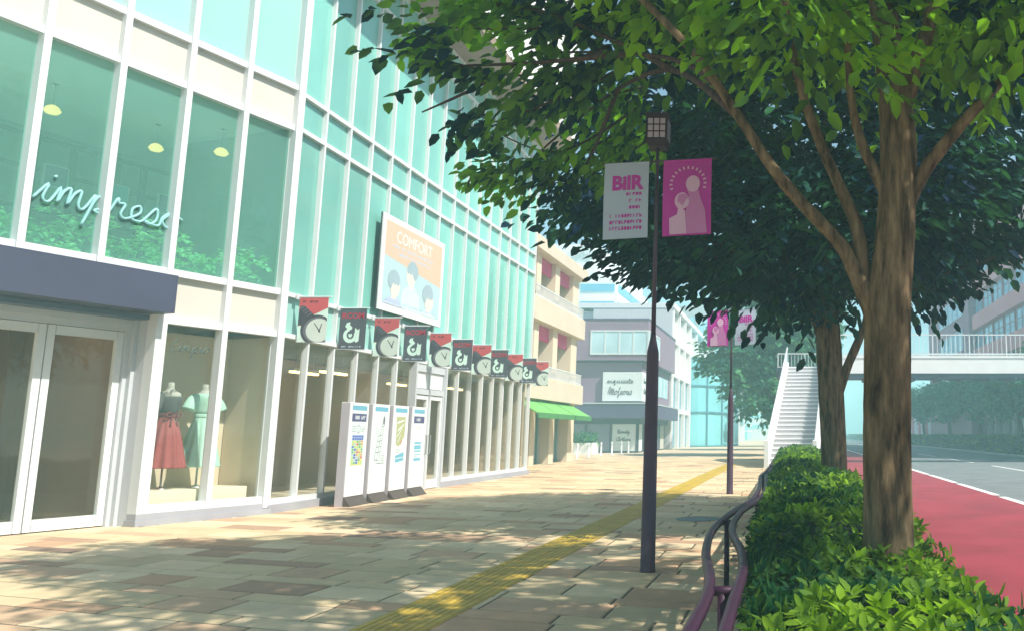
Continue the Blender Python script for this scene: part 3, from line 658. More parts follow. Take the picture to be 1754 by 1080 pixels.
# ------------------------------------------------------------------ information panels
plabs = ['first information panel from the entrance, with a violet heading over a coloured mosaic map', 'information panel with a grey ladder-like route drawing, between mosaic map and olive map panels', 'information panel with an olive area map above pale blue strips', 'last information panel beside the glazed door, with violet heading and pale blue text blocks']
for k in range(4):
    t = thing('information_panel', plabs[k], 'information panel', (-9.46, 17.72+k*.945, 0), R(90+4.5), 'information panels in front of the shop')
    PW, PH, PT = .88, 2.15, .17
    MT = rootmat(t); PF = lambda u, v, o: tuple(MT @ Vector((u, -PT/2-o, v)))
    LF = lambda x, yv, zz: tuple(MT @ Vector((x, yv, zz)))
    MB().box(-PW/2, PW/2, -PT/2, PT/2, .0, PH, F=LF).build('side_casing', PGREY, t)
    MB().box(-PW/2+.012, PW/2-.0, -PT/2-.018, -PT/2+.001, .20, PH+.012, F=LF).box(-PW/2, PW/2, -PT/2+.001, PT/2, PH+.0, PH+.012, F=LF).build('front_plate', PLATE, t)
    MB().add([LF(*p) for p in ((-PW/2, -PT/2-.16, 0), (PW/2, -PT/2-.16, 0), (PW/2, -PT/2, .20), (-PW/2, -PT/2, .20), (-PW/2, -PT/2+.02, 0), (PW/2, -PT/2+.02, 0))], [(0, 1, 2, 3), (0, 3, 4), (1, 5, 2), (0, 4, 5, 1), (3, 2, 5, 4)]).build('base_skirt', PBASE, t)
    m = MB(); q = .0195; x0, x1 = -.34, .35
    m.rect(x0, x1, 2.0, 2.10, PF, q, 0); m.rect(x0, x1, .80, 1.97, PF, q, 1)
    rg = random.Random(k)
    if k in (0, 3):
        m.rect(x0, x1, 1.76, 1.93, PF, q+.001, 2); glyph_row(m, -.20, .30 if k == 0 else .12, 1.81, .075, 7, PF, q+.002, 3, 20+k)
    if k == 0:
        for a in range(24):
            p = [(0+r*math.cos(b), 1.60+r*math.sin(b)) for r, b in ((.085, a*math.pi/12), (.085, (a+1)*math.pi/12), (.072, (a+1)*math.pi/12), (.072, a*math.pi/12))]; m.poly(p, PF, q+.001, 4)
        for j in range(3): m.rect(-.30, -.13, 1.55+j*.05, 1.56+j*.05, PF, q+.001, 4); glyph_row(m, .13, .30, 1.54+j*.05, .025, 4, PF, q+.001, 4, j)
        nx, ny = 5, 11
        for i in range(nx):
            for j in range(ny):
                a0 = -.27+i*.108; b0 = .86+j*.056; m.poly([(a0+rg.uniform(0, .01), b0+.002), (a0+.10, b0+rg.uniform(0, .008)), (a0+.10+rg.uniform(-.01, .006), b0+.05), (a0+.003, b0+.05)], PF, q+.001, 5+rg.choice([0, 0, 0, 1, 1, 2, 3, 3, 4, 5, 6, 7] if j < 9 else [4, 3, 2, 4]))
        m.rect(-.27, .27, .84, .86, PF, q+.001, 5)
    if k == 1:
        def seg(x, yv, X, Yv, w): dx, dy = X-x, Yv-yv; l = math.hypot(dx, dy); m.poly([(x-dy/l*w, yv+dx/l*w), (X-dy/l*w, Yv+dx/l*w), (X+dy/l*w, Yv-dx/l*w), (x+dy/l*w, yv-dx/l*w)], PF, q+.001+.0003*rg.random(), 4)
        for a in ((-.24, .93, -.10, 1.45), (-.12, .90, .02, 1.42), (.02, .92, .13, 1.42), (-.10, 1.45, .08, 1.47), (.0, 1.45, .10, 1.78), (.12, 1.45, .2, 1.76), (.06, 1.66, .18, 1.67), (-.2, 1.08, .06, 1.1), (-.16, 1.2, .09, 1.22), (-.13, 1.33, .11, 1.35), (-.24, .93, -.02, .9)): seg(*a, .007)
        m.poly(ell(.16, 1.80, .05, .10, 14), PF, q+.001, 4)
        for j in range(3): m.rect(-.25, -.08, 1.62-j*.06, 1.635-j*.06, PF, q+.001, 10); m.rect(.13, .28, 1.0-j*.05, 1.012-j*.05, PF, q+.001, 4)
        m.rect(-.1, .3, .835, .85, PF, q+.001, 4)
    if k == 2:
        m.poly([(-.22, 1.25), (-.26, 1.9), (.27, 1.9), (.26, 1.45), (.05, 1.28), (-.04, 1.2)], PF, q+.001, 11)
        for a in ((-.2, 1.78, .2, 1.84, .012), (-.16, 1.6, .18, 1.74, .012), (-.18, 1.45, .1, 1.66, .01), (-.12, 1.32, .04, 1.5, .01)): m.poly([(a[0], a[1]), (a[2], a[3]), (a[2], a[3]-a[4]*3), (a[0], a[1]-a[4]*4)], PF, q+.002, 1)
        m.poly([(.02, 1.27), (.10, 1.36), (.12, 1.33), (.05, 1.24)], PF, q+.0025, 7)
        for j in range(2): m.rect(-.2, .02, 1.12-j*.05, 1.132-j*.05, PF, q+.001, 4)
        m.poly([(-.22, .99), (.28, 1.07), (.28, .87), (-.2, .83)], PF, q+.001, 0)
        m.poly([(-.2, .935), (.26, .96), (.26, .94), (-.2, .915)], PF, q+.002, 1)
    if k == 3:
        glyph_row(m, -.14, .14, 1.62, .03, 6, PF, q+.001, 7, 5)
        for j in range(2): m.rect(-.2, .2, 1.52-j*.05, 1.528-j*.05, PF, q+.001, 10)
        for b0, b1 in ((1.25, 1.30), (1.12, 1.22), (1.06, 1.095), (.98, 1.0), (.84, .91)): m.rect(-.22, .22, b0, b1, PF, q+.001, 0)
        m.rect(-.2, 0, .945, .955, PF, q+.001, 4)
    m.build('panel_print', [PTEAL, PPALE, PVIO, WHITE, FLAGM2]+MAPC[:1]+MAPC[1:2]+MAPC[2:3]+MAPC[3:4]+MAPC[4:5]+[GREYW, POLIVE, MAPC[5]], t)

# ------------------------------------------------------------------ lamp posts with hanging banners
LY = (9.29, 21.02)
lt = thing('street_lamp', '', 'street lamp', (-1.61, LY[0], 0), 0, 'purple-brown street lamps along the pavement')
lx, ly = -1.61, LY[0]
MB().lathe([(.088, 0), (.088, .02), (.082, .03), (.076, 1.2), (.068, 2.38), (.066, 2.42), (.05, 2.50), (.034, 2.58), (.028, 2.64)], (lx, ly, 0), 24).build('base_post', PURP, lt, True)
MB().lathe([(.027, 2.63), (.020, 4.86)], (lx, ly, 0), 16).build('upper_pole', PURP, lt, True)
hd = MB()
hw = .125
hd.add([(lx+a*w, ly+b*w, zz) for zz, w in ((4.83, .10), (4.90, hw), (5.18, hw), (5.22, hw+.012), (5.235, .09)) for a, b in ((-1, -1), (1, -1), (1, 1), (-1, 1))],
       [(3, 2, 1, 0), (16, 17, 18, 19)]+[(4*i+j, 4*i+(j+1) % 4, 4*i+4+(j+1) % 4, 4*i+4+j) for i in range(4) for j in range(4)])
ho = hd.build('lamp_head', PURPR, lt)
for a in range(4):
    pane = MB()
    c, s_ = (1, 0, -1, 0)[a], (0, 1, 0, -1)[a]
    for i in (-1, 0, 1):
        for j in range(3):
            u = i*.072; zz = 4.925+j*.083
            p = [(u-.029, hw+.0015, zz), (u+.029, hw+.0015, zz), (u+.029, hw+.0015, zz+.068), (u-.029, hw+.0015, zz+.068)]
            pane.add([(lx+x*c-yv*s_, ly+x*s_+yv*c, z_) for x, yv, z_ in p], [(0, 1, 2, 3)])
    pane.build('lamp_glass', mat('lamp_glass', (.50, .46, .56), .25, .05, 3), ho)
tl = R(3.2)
def TL(x, zz): return (lx+x*math.cos(tl), ly-.03, 4.66+x*math.sin(tl)+zz)
MB().tube([TL(-.64, 0), TL(.70, 0)], .012, 8).tube([(lx, ly, 4.66), TL(0, 0)], .03, 8).build('banner_arm', PURP, lt)
def lamp_banner(kind, side, y):
    x0, x1 = (.08, .62) if side > 0 else (-.61, -.09)
    if kind == 'pink': x0, x1 = (.08, .645) if side > 0 else (-.63, -.09)
    z0, z1 = -.90, -.0
    t = thing('hanging_banner', '', 'banner', (-1.61, y, 3.7), 0, 'banners hung from the street lamps')
    dy = y-ly
    def BFn(u, v, o): p = TL(x0+u, v); return (p[0], p[1]+dy-.006-o+.015*math.sin(v*4), p[2])
    W = x1-x0; m = MB(); n = 10
    for i in range(n):
        va, vb = z0+(z1-z0)*i/n, z0+(z1-z0)*(i+1)/n
        m.add([BFn(u, v, o) for v in (va, vb) for u, o in ((0, .002), (W, .002), (W, -.002), (0, -.002))], [(0, 1, 5, 4), (1, 2, 6, 5), (2, 3, 7, 6), (3, 0, 4, 7)])
    m.tube([BFn(0, -.005, .0), BFn(W, -.005, .0)], .012, 6); m.tube([BFn(0, z0, .0), BFn(W, z0, .0)], .007, 6)
    q = .0035
    def rp(pts, off, mi):
        # cut a tall patch into strips so that it follows the cloth
        m.poly(pts, BFn, off, mi)
    if kind == 'white':
        text_into(m, 'BilR', .235, W*.52, -.325, BFn, q+.004, 1, 'CENTER', .010, .95)
        for j in range(3): glyph_row(m, W*.50, W*.86, -.40-.08*j, .036, 5, BFn, q+.004, 1, 30+j)
        for j in range(3): glyph_row(m, W*.14, W*.87, -.66-.073*j, .040, 11, BFn, q+.004, 1, 40+j)
        mats = [BANW, BANP]
    else:
        h = [(.62*W, -.30, .085, .10), (.40*W, -.50, .085, .10)]
        b1 = [(.50*W, -.36), (.55*W, -.45), (.48*W, -.62), (.50*W, -.89), (.92*W, -.89), (.88*W, -.62), (.78*W, -.48), (.73*W, -.36)]
        b2 = [(.33*W, -.56), (.30*W, -.66), (.14*W, -.70), (.15*W, -.89), (.50*W, -.89), (.47*W, -.62)]
        for pts, mi, off in ((b1, 2, .008), (b2, 1, .0095)): m.poly(pts, BFn, q+off, mi)
        m.poly(ell(h[0][0], h[0][1], .082, .10, 20), BFn, q+.0090, 1); m.poly(ell(h[1][0], h[1][1], .085, .10, 20), BFn, q+.0105, 1)
        m.poly([(.30*W, -.50), (.34*W, -.42), (.50*W, -.42), (.55*W, -.50), (.50*W, -.47), (.42*W, -.56)], BFn, q+.011, 2)
        for k in range(15):
            a = R(195-k*15); rr = .20; cx, cy = .52*W, -.30; u, v = cx+rr*math.cos(a)*1.0, cy+rr*math.sin(a); tx, ty = math.sin(a)*.011, -math.cos(a)*.011; nx_, ny_ = math.cos(a)*.018, math.sin(a)*.018
            m.poly([(u-tx-nx_, v-ty-ny_), (u+tx-nx_, v+ty-ny_), (u+tx*.6+nx_, v+ty*.6+ny_), (u-tx+nx_, v-ty+ny_)], BFn, q+.008, 1)
        mats = [BANP, BANPL, BANPM]
    m.build('cloth', mats, t); return t
lt['label'] = 'nearer purple-brown street lamp with lantern head, standing beside the tactile strip'
l2 = copy_tree(lt); l2.location = (-1.62, LY[1], -.5); l2['label'] = 'second street lamp, farther down the pavement before the stairs'; l2.scale = (1, 1, 1); l2.location.z = 0
lamp_banner('white', -1, LY[0])['label'] = 'white banner with magenta block letters on the nearer street lamp'
lamp_banner('pink', 1, LY[0])['label'] = 'magenta banner with two pale figures on the nearer street lamp'
for k, s_ in (('pink', -1), ('white', 1)):
    o = lamp_banner(k, s_, LY[1]); o['label'] = {'pink': 'pink banner with pale figures on the farther street lamp', 'white': 'white banner on the farther street lamp, partly under leaves'}[k]
# the far lamp stands a little lower
for o in SC.objects:
    pass

# ------------------------------------------------------------------ guard rail along the planting
gt = thing('guard_rail', 'purple-brown guard rail of two wavy tubes along the hedge', 'guard rail', (-.4, 4.3, 0))
LP = [(-.40, .6), (-.41, 2.0), (-.415, 3.3), (-.42, 4.1), (-.47, 4.7), (-.585, 5.6), (-.655, 6.6), (-.655, 7.5), (-.60, 8.6), (-.50, 9.8), (-.49, 11.5), (-.55, 13.5), (-.62, 15.4), (-.58, 18), (-.60, 24), (-.66, 33)]
RP = [(-.265, .6), (-.27, 2.0), (-.275, 3.3), (-.285, 4.15), (-.295, 4.9), (-.36, 5.7), (-.47, 6.5), (-.535, 7.4), (-.525, 8.6), (-.43, 9.8), (-.40, 11.5), (-.45, 13.5), (-.52, 15.4), (-.50, 18), (-.52, 24), (-.58, 33)]
RH = .72
for pth in (LP, RP):
    MB().tube(smooth_path([(x, yv, RH) for x, yv in pth], 8), .031, 12).build('rail_tube', PURPR, gt, True)
for yv in (1.6, 4.25, 7.45, 10.4, 15.4, 20, 25, 30):
    def at(p):
        for (x0, y0), (x1, y1) in zip(p[:-1], p[1:]):
            if y0 <= yv <= y1: return x0+(x1-x0)*(yv-y0)/(y1-y0)
    a, b = at(LP), at(RP)
    po = MB().tube([((a+b)/2, yv, -.01), ((a+b)/2, yv, RH)],   .024, 10).build('post', PURPR, gt, True)
    MB().tube([(a, yv, RH), (b, yv, RH)], .025, 10).build('crossbar', PURPR, po, True)

# ------------------------------------------------------------------ foliage
def unit(a): return a/np.maximum(np.linalg.norm(a, axis=-1, keepdims=True), 1e-9)
def leaf_object(name, O, D, Nn, Ln, Wd, m, parent=None, fold=.18, curl=.12):
    O = np.asarray(O); D = unit(np.asarray(D)); Nn = np.asarray(Nn); S = unit(np.cross(D, Nn)); Nn = np.cross(S, D); n = len(O)
    Ln = np.broadcast_to(np.asarray(Ln), (n,))[:, None]; Wd = np.broadcast_to(np.asarray(Wd), (n,))[:, None]
    V = np.empty((n, 6, 3))
    V[:, 0] = O; V[:, 3] = O+D*Ln-Nn*Ln*curl
    V[:, 1] = O+D*Ln*.30+S*Wd*.5+Nn*Wd*fold; V[:, 2] = O+D*Ln*.70+S*Wd*.42+Nn*Wd*(fold-.08)-Nn*Ln*curl*.4
    V[:, 5] = O+D*Ln*.30-S*Wd*.5+Nn*Wd*fold; V[:, 4] = O+D*Ln*.70-S*Wd*.42+Nn*Wd*(fold-.08)-Nn*Ln*curl*.4
    V = V.reshape(-1, 3)
    if parent is not None:
        inv = np.array(rootmat(parent).inverted()); V = V @ inv[:3, :3].T+inv[:3, 3]
    me = bpy.data.meshes.new(name); me.vertices.add(n*6); me.vertices.foreach_set('co', V.astype(np.float32).ravel())
    base = np.arange(n)[:, None]*6; idx = np.concatenate([base+np.array([0, 1, 2, 3]), base+np.array([0, 3, 4, 5])], 1).reshape(-1)
    me.loops.add(n*8); me.loops.foreach_set('vertex_index', idx.astype(np.int32))
    me.polygons.add(n*2); me.polygons.foreach_set('loop_start', np.arange(0, n*8, 4, dtype=np.int32)); me.polygons.foreach_set('loop_total', np.full(n*2, 4, dtype=np.int32))
    me.update(calc_edges=True); me.validate(); me.materials.append(m)
    o = bpy.data.objects.new(name, me); COL.objects.link(o); o.parent = parent; return o
def sprays(C, A, nl, ln, L, spread=.9, droop=.35, flat=.35):
    """leafy twigs: C starts, A axes; nl leaves each along length ln; leaf length L -> O, D, N, Ln"""
    k = len(C); A = unit(A); t = (np.arange(nl)+.5)/nl
    up = np.array([0, 0, 1.]); S = unit(np.cross(A, up)+RNG.normal(0, .05, (k, 3)))
    tt = t[None, :, None]
    O = C[:, None, :]+A[:, None, :]*ln*tt-up*(ln*.22*tt**2)+RNG.normal(0, .035, (k, nl, 3))*np.array([1, 1, .8])*(L/.15)
    sg = np.where(np.arange(nl) % 2 == 0, 1, -1)[None, :, None]
    D = A[:, None, :]*RNG.uniform(.4, .9, (k, nl, 1))+S[:, None, :]*sg*spread*RNG.uniform(.5, 1.1, (k, nl, 1))-up*RNG.uniform(.1, 1., (k, nl, 1))*droop*2
    Nn = up+RNG.normal(0, flat, (k, nl, 3))
    Ln = L*RNG.uniform(.7, 1.2, (k, nl))
    return O.reshape(-1, 3), D.reshape(-1, 3), Nn.reshape(-1, 3), Ln.reshape(-1)
def blob(c, r, n, shell=.55, flatlow=False):
    d = unit(RNG.normal(0, 1, (n, 3))); q = (shell+(1-shell)*RNG.random((n, 1)))
    q = np.where(RNG.random((n, 1)) < .25, RNG.random((n, 1))**.5, q)
    return np.array(c)+d*q*np.array(r), d
def cat(parts): return [np.concatenate([p[i] for p in parts]) for i in range(4)]

def limb(parent, pts, r0, r1, m=BARK, name='limb', seg=10, k=6):
    p = smooth_path(pts, k); n = len(p); rg = random.Random(len(pts)*17+int(r0*1000))
    rr = [(r0+(r1-r0)*(i/(n-1))**.85)*(1+rg.uniform(-.05, .05)) for i in range(n)]
    return MB().tube(p, rr, seg).build(name, m, parent, True)
def trunk(parent, pts, rad, m=BARK, seg=22, k=8):
    p = smooth_path([q for q in pts], k); n = len(p); mb = MB(); vs = []
    rr = np.interp(np.linspace(0, len(pts)-1, n), range(len(pts)), rad)
    ph = [random.uniform(0, 6.28) for _ in range(4)]
    for i, c in enumerate(p):
        for j in range(seg):
            t = 2*math.pi*j/seg
            q = rr[i]*(1+.05*math.sin(3*t+ph[0]+c.z*.8)+.035*math.sin(5*t+ph[1]-c.z*1.7)+.02*math.sin(9*t+ph[2]+c.z*3)+random.uniform(-.012, .012))
            vs.append((c.x+q*math.cos(t), c.y+q*math.sin(t), c.z))
    fs = [(i*seg+j, i*seg+(j+1) % seg, (i+1)*seg+(j+1) % seg, (i+1)*seg+j) for i in range(n-1) for j in range(seg)]+[tuple((n-1)*seg+j for j in range(seg))]
    mb.add(vs, fs); return mb.build('trunk', m, parent, True)

# tree 1: the big one close by
T1 = thing('street_tree', 'big street tree with thick sunlit trunk rising from the near end of the hedge', 'tree', (.59, 5.3, 0), 0, 'street trees in the planting strip')
trunk(T1, [(.58, 5.3, -.05), (.59, 5.3, .5), (.595, 5.3, .95), (.60, 5.3, 1.6), (.62, 5.31, 2.3), (.675, 5.32, 2.8), (.71, 5.33, 3.4), (.69, 5.35, 3.9), (.63, 5.4, 4.5), (.55, 5.5, 5.6), (.6, 5.6, 7.2)], [.23, .180, .160, .150, .143, .132, .124, .112, .096, .06, .02])
limb(T1, [(.58, 5.3, 1.95), (.50, 5.29, 2.3), (.40, 5.28, 2.55), (.30, 5.27, 2.74), (.04, 5.25, 3.02), (-.16, 5.24, 3.27), (-.38, 5.25, 3.62), (-.7, 5.3, 4.1), (-1.2, 5.5, 4.7)], .064, .024)
limb(T1, [(.46, 5.32, 2.38), (.43, 5.33, 2.82), (.31, 5.35, 3.15), (.16, 5.38, 3.52), (.02, 5.42, 4.0), (-.1, 5.5, 4.8)], .055, .024)
limb(T1, [(.66, 5.33, 3.0), (.54, 5.31, 3.25), (.44, 5.30, 3.5), (.38, 5.3, 3.85), (.36, 5.2, 4.4)], .05, .02)
limb(T1, [(.70, 5.31, 2.85), (.84, 5.28, 3.18), (1.0, 5.24, 3.4), (1.2, 5.2, 3.63), (1.46, 5.15, 3.9), (1.9, 5.1, 4.3), (2.5, 5.1, 4.9)], .055, .025)
limb(T1, [(.70, 5.34, 3.55), (.80, 5.3, 3.9), (.93, 5.25, 4.3), (1.1, 5.2, 5.2)], .08, .035)
for pts in ([(-.38, 5.25, 3.62), (-.8, 6.2, 4.4), (-1.6, 7.6, 5.2), (-2.9, 8.6, 5.7)], [(-.38, 5.25, 3.62), (-1.1, 7, 4.75), (-2.0, 8.8, 5.35), (-3.0, 9.9, 5.2), (-3.5, 10.2, 4.9)], [(-1.1, 7, 4.75), (-1.7, 7.6, 5.3), (-2.8, 8.0, 5.9), (-4.0, 8.2, 6.0)], [(-2.0, 8.8, 5.35), (-2.5, 9.8, 5.0), (-3.0, 10.6, 4.7)], [(-1.6, 7.6, 5.2), (-2.6, 7.8, 5.2), (-3.7, 7.9, 5.2)], [(-2.9, 8.6, 5.7), (-3.5, 8.6, 5.3), (-4.1, 8.6, 5.0)]):
    limb(T1, pts, .035, .008, BARKD, 'branch', 7)
parts = []
def addblob(parts, c, r, n, nl=9, ln=.6, L=.15, droop=.35, shell=.55):
    C, d = blob(c, r, n, shell); A = d*np.array([1, 1, .35])+RNG.normal(0, .35, (n, 3))*np.array([1, 1, .3])
    parts.append(sprays(C, A, nl, ln, L, droop=droop))
def addpx(parts, poly, Ys, n, jit=.16, nl=8, ln=.5, L=.15):
    """sprays along a bough through the given places"""
    q = [P(x, yv, d) for (x, yv), d in zip(poly, Ys)]; q = smooth_path(q, 12)
    idx = RNG.integers(0, len(q)-1, n); C = np.array([tuple(q[i]) for i in idx])+RNG.normal(0, jit, (n, 3))*np.array([1, 1.6, .7])
    ax = np.array([tuple(q[min(i+1, len(q)-1)]-q[i]) for i in idx]); A = unit(ax)*1.0+RNG.normal(0, .45, (n, 3))*np.array([1, 1, .3])
    parts.append(sprays(C, A, nl, ln, L))
addblob(parts, (.9, 6.5, 6.8), (2.5, 3.0, 2.0), 800, 8, .75, .20)
addblob(parts, (-.9, 7.7, 7.8), (1.8, 1.8, .9), 320, 8, .8, .24)  # added crown mass above the view, shades the left boughs
addblob(parts, (-.4, 7.2, 6.4), (1.5, 1.7, .9), 170, 8, .75, .21)
addblob(parts, (-2.4, 7.8, 8.0), (1.3, 1.2, .7), 190, 8, .7, .22)  # added above the view to keep the outer left boughs shaded
addblob(parts, (3.3, 4.6, 6.0), (1.7, 1.5, 1.3), 75, 8, .7, .20)  # added outside the view on the right, shades the trunk
addblob(parts, (-2.4, 8.3, 6.5), (1.4, 1.2, .9), 150, 8, .65, .20)
addblob(parts, (1.9, 5.1, 4.75), (1.1, 1.2, .7), 150, 7, .5, .165)
addblob(parts, (1.5, 4.4, 4.1), (.7, .5, .25), 40, 7, .4, .14)
addblob(parts, (.12, 4.9, 4.0), (.55, .6, .30), 45, 7, .45, .14)
addblob(parts, (-1.3, 6.6, 5.75), (1.1, .9, .45), 110, 8, .55, .17)
addblob(parts, (-.05, 4.5, 4.3), (.6, .5, .3), 45, 7, .4, .14)
for poly, Ys, n in (([(1030, 40), (880, 50), (705, 45)], (8, 7.9, 7.7), 60), ([(1040, 80), (900, 130), (750, 100)], (8.2, 8, 7.8), 60), ([(1060, 120), (930, 180), (830, 215)], (8.6, 8.4, 8.2), 55),
                    ([(1100, 180), (960, 260), (845, 225)], (9.9, 9.8, 9.6), 60), ([(1100, 200), (970, 275), (840, 300)], (10.2, 10, 9.8), 60), ([(1110, 240), (1010, 300), (905, 320)], (10.4, 10.3, 10.1), 60), ([(1130, 50), (1010, 20), (830, 5)], (8.6, 8.3, 8), 70),
                    ([(1100, 150), (1010, 170), (930, 180)], (10, 10, 9.9), 70)):
    addpx(parts, poly, Ys, int(n*.50), .12, 7, .45, .19)
    limb(T1, [P(x, yv, d) for (x, yv), d in zip(poly, Ys)], .022, .006, BARKD, 'branch', 6)
O, D, Nn, Ln = cat(parts)
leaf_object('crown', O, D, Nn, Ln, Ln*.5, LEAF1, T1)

# tree 2
T2 = thing('street_tree', 'second street tree farther along the hedge, its forked trunk before the footbridge stairs', 'tree', (.68, 14, 0), 0, 'street trees in the planting strip')
trunk(T2, [(.69, 14, -.05), (.69, 14, .5), (.68, 14, 1.2), (.64, 14, 2.0), (.60, 14, 2.8), (.58, 14, 3.6), (.61, 14, 4.6), (.6, 14, 6), (.5, 14, 8.5)], [.29, .24, .215, .22, .215, .19, .17, .12, .03])
limb(T2, [(.62, 14, 2.5), (.48, 13.98, 3.2), (.30, 13.95, 3.6), (.1, 13.9, 3.93), (-.7, 13.8, 4.24), (-1.63, 13.7, 4.66), (-2.8, 13.5, 5.3)], .13, .04)
limb(T2, [(.70, 14, 2.0), (.90, 14, 2.6), (1.2, 14, 3.3), (1.38, 14, 3.93), (1.8, 14, 5)], .10, .04)
limb(T2, [(.1, 13.9, 3.93), (-.15, 13.9, 4.5), (-.3, 13.9, 5.3)], .06, .025, BARKD, 'branch'); limb(T2, [(-.7, 13.8, 4.24), (-1.2, 13.4, 4.6), (-2.2, 12.6, 4.8), (-3.1, 11.8, 4.9)], .05, .015, BARKD, 'branch')
limb(T2, [(1.2, 14, 3.3), (2.2, 13.6, 4.0), (3.4, 13.2, 4.4)], .05, .015, BARKD, 'branch')
parts = []
addblob(parts, (.6, 14.6, 7.0), (3.5, 3.8, 3.3), 1400, 8, .95, .27, shell=.5)
addblob(parts, (.9, 14.2, 9.4), (2.6, 2.8, 1.1), 320, 8, .95, .30)  # added crown top, thickens the shade below
addblob(parts, (3.4, 13.6, 6.7), (2.1, 2.0, 1.4), 300, 8, .8, .25)
addblob(parts, (-2.0, 13.4, 6.7), (1.5, 1.6, .9), 200, 8, .8, .25)
addblob(parts, (.2, 13.2, 4.7), (2.6, 2.0, 1.0), 330, 8, .75, .24)
addblob(parts, (1.6, 12.2, 5.0), (1.9, 1.4, 1.0), 190, 8, .7, .24)
for poly, Ys, n in (([(1160, 300), (1080, 340), (1000, 355)], (12, 12, 12), 90), ([(1210, 380), (1130, 400), (1070, 400)], (13, 13, 13), 80), ([(1270, 440), (1190, 455), (1115, 455)], (13.5, 13.5, 13.5), 70), ([(1340, 460), (1260, 470), (1180, 455)], (13.5, 13.5, 13.5), 60),
                    ([(1310, 490), (1340, 500), (1370, 505)], (13.6, 13.4, 13.4), 30), ([(1560, 450), (1590, 475), (1620, 470)], (14, 14, 14), 25), ([(1640, 395), (1700, 410), (1754, 405)], (13.5, 13.5, 13.5), 60)):
    addpx(parts, poly, Ys, int(n*.75), .22, 8, .6, .24)
O, D, Nn, Ln = cat(parts)
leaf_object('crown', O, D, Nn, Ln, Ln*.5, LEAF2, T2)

# the near hedge
HT = thing('hedge', 'long clipped hedge filling the planting strip beneath the street trees', 'hedge', (.3, 18, 0))
def hl(y): return np.interp(y, [0, 4, 7, 10, 20, 36], [-.14, -.15, -.30, -.31, -.42, -.60])
def hr(y): return np.interp(y, [0, 4, 10, 36], [.98, .98, 1.0, 1.05])
hc = MB(); ys = np.linspace(1.2, 36.4, 60); sec = []
for yv in ys:
    a, b = hl(yv)+.1, hr(yv)-.1; w = .03*math.sin(yv*2.3)+.02*math.sin(yv*5.1)
    sec += [(a+w, yv, .02), (a-.02+w, yv, .4), (a+.10, yv, .60+w+.06*(yv > 6)), ((a+b)/2, yv, .66+w+.06*(yv > 6)), (b-.10, yv, .60-w+.06*(yv > 6)), (b+.02-w, yv, .4), (b-w, yv, .02)]
hc.add(sec, [(i*7+j, i*7+j+1, i*7+7+j+1, i*7+7+j) for i in range(len(ys)-1) for j in range(6)]+[tuple(range(7)), tuple((len(ys)-1)*7+j for j in range(7))])
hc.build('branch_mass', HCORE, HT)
def hedge_leaves(y0, y1, n, L, seed):
    """whorls of leaves on the hedge's sides and top"""
    yv = RNG.uniform(y0, y1, n); a, b = hl(yv), hr(yv); u = RNG.random(n)
    face = RNG.random(n); x = np.empty(n); zz = np.empty(n); nx = np.zeros(n); nz = np.zeros(n)
    lf = face < .33; rt = face > .80; tp = ~(lf | rt)
    bump = (.09*np.sin(yv*1.1)+.06*np.sin(yv*2.3)+.05*np.sin(yv*5.1+1.2))*np.clip((yv-3)/4, .4, 1)
    x[lf] = a[lf]+RNG.uniform(-.05, .10, lf.sum()); zz[lf] = u[lf]*.70+.04; nx[lf] = -1; nz[lf] = .5
    x[rt] = b[rt]+RNG.uniform(-.10, .05, rt.sum()); zz[rt] = u[rt]*.66+.04; nx[rt] = 1; nz[rt] = .5
    x[tp] = a[tp]+(b-a)[tp]*u[tp]; e = np.minimum(u[tp], 1-u[tp]); zz[tp] = .64+.08*np.clip((yv[tp]-4.5)/2.5, 0, 1)+.11*np.clip(e*4, 0, 1)+RNG.uniform(-.06, .04, tp.sum())+bump[tp]*.8; nz[tp] = 1; nx[tp] = (u[tp]-.5)*.8
    C = np.stack([x, yv, zz], 1); N0 = np.stack([nx, RNG.normal(0, .25, n), nz], 1)+RNG.normal(0, .28, (n, 3)); N0 = unit(N0)
    k = 6; ph = RNG.uniform(0, 6.28, (n, 1))+np.arange(k)[None]*2*np.pi/k+RNG.normal(0, .25, (n, k))
    T = unit(np.cross(N0, np.array([.3, .9, .2]))); B = np.cross(N0, T)
    rad = T[:, None]*np.cos(ph)[..., None]+B[:, None]*np.sin(ph)[..., None]
    D = rad*RNG.uniform(.6, 1., (n, k, 1))+N0[:, None]*RNG.uniform(.25, .9, (n, k, 1))
    Nn = N0[:, None]-rad*.4+RNG.normal(0, .15, (n, k, 3))
    O = C[:, None]+rad*L*.12+N0[:, None]*RNG.uniform(-.3, .3, (n, k, 1))*L
    Ln = (L*RNG.uniform(.65, 1.15, (n, k))).reshape(-1)
    return O.reshape(-1, 3), D.reshape(-1, 3), Nn.reshape(-1, 3), Ln
parts = [hedge_leaves(1.6, 5, 1500, .085, 1), hedge_leaves(5, 10, 1900, .085, 2), hedge_leaves(10, 20, 2200, .10, 3), hedge_leaves(20, 36.5, 2000, .13, 4)]
O, D, Nn, Ln = cat(parts)
leaf_object('leaves', O, D, Nn, Ln, Ln*.42, LEAFH, HT, fold=.12)

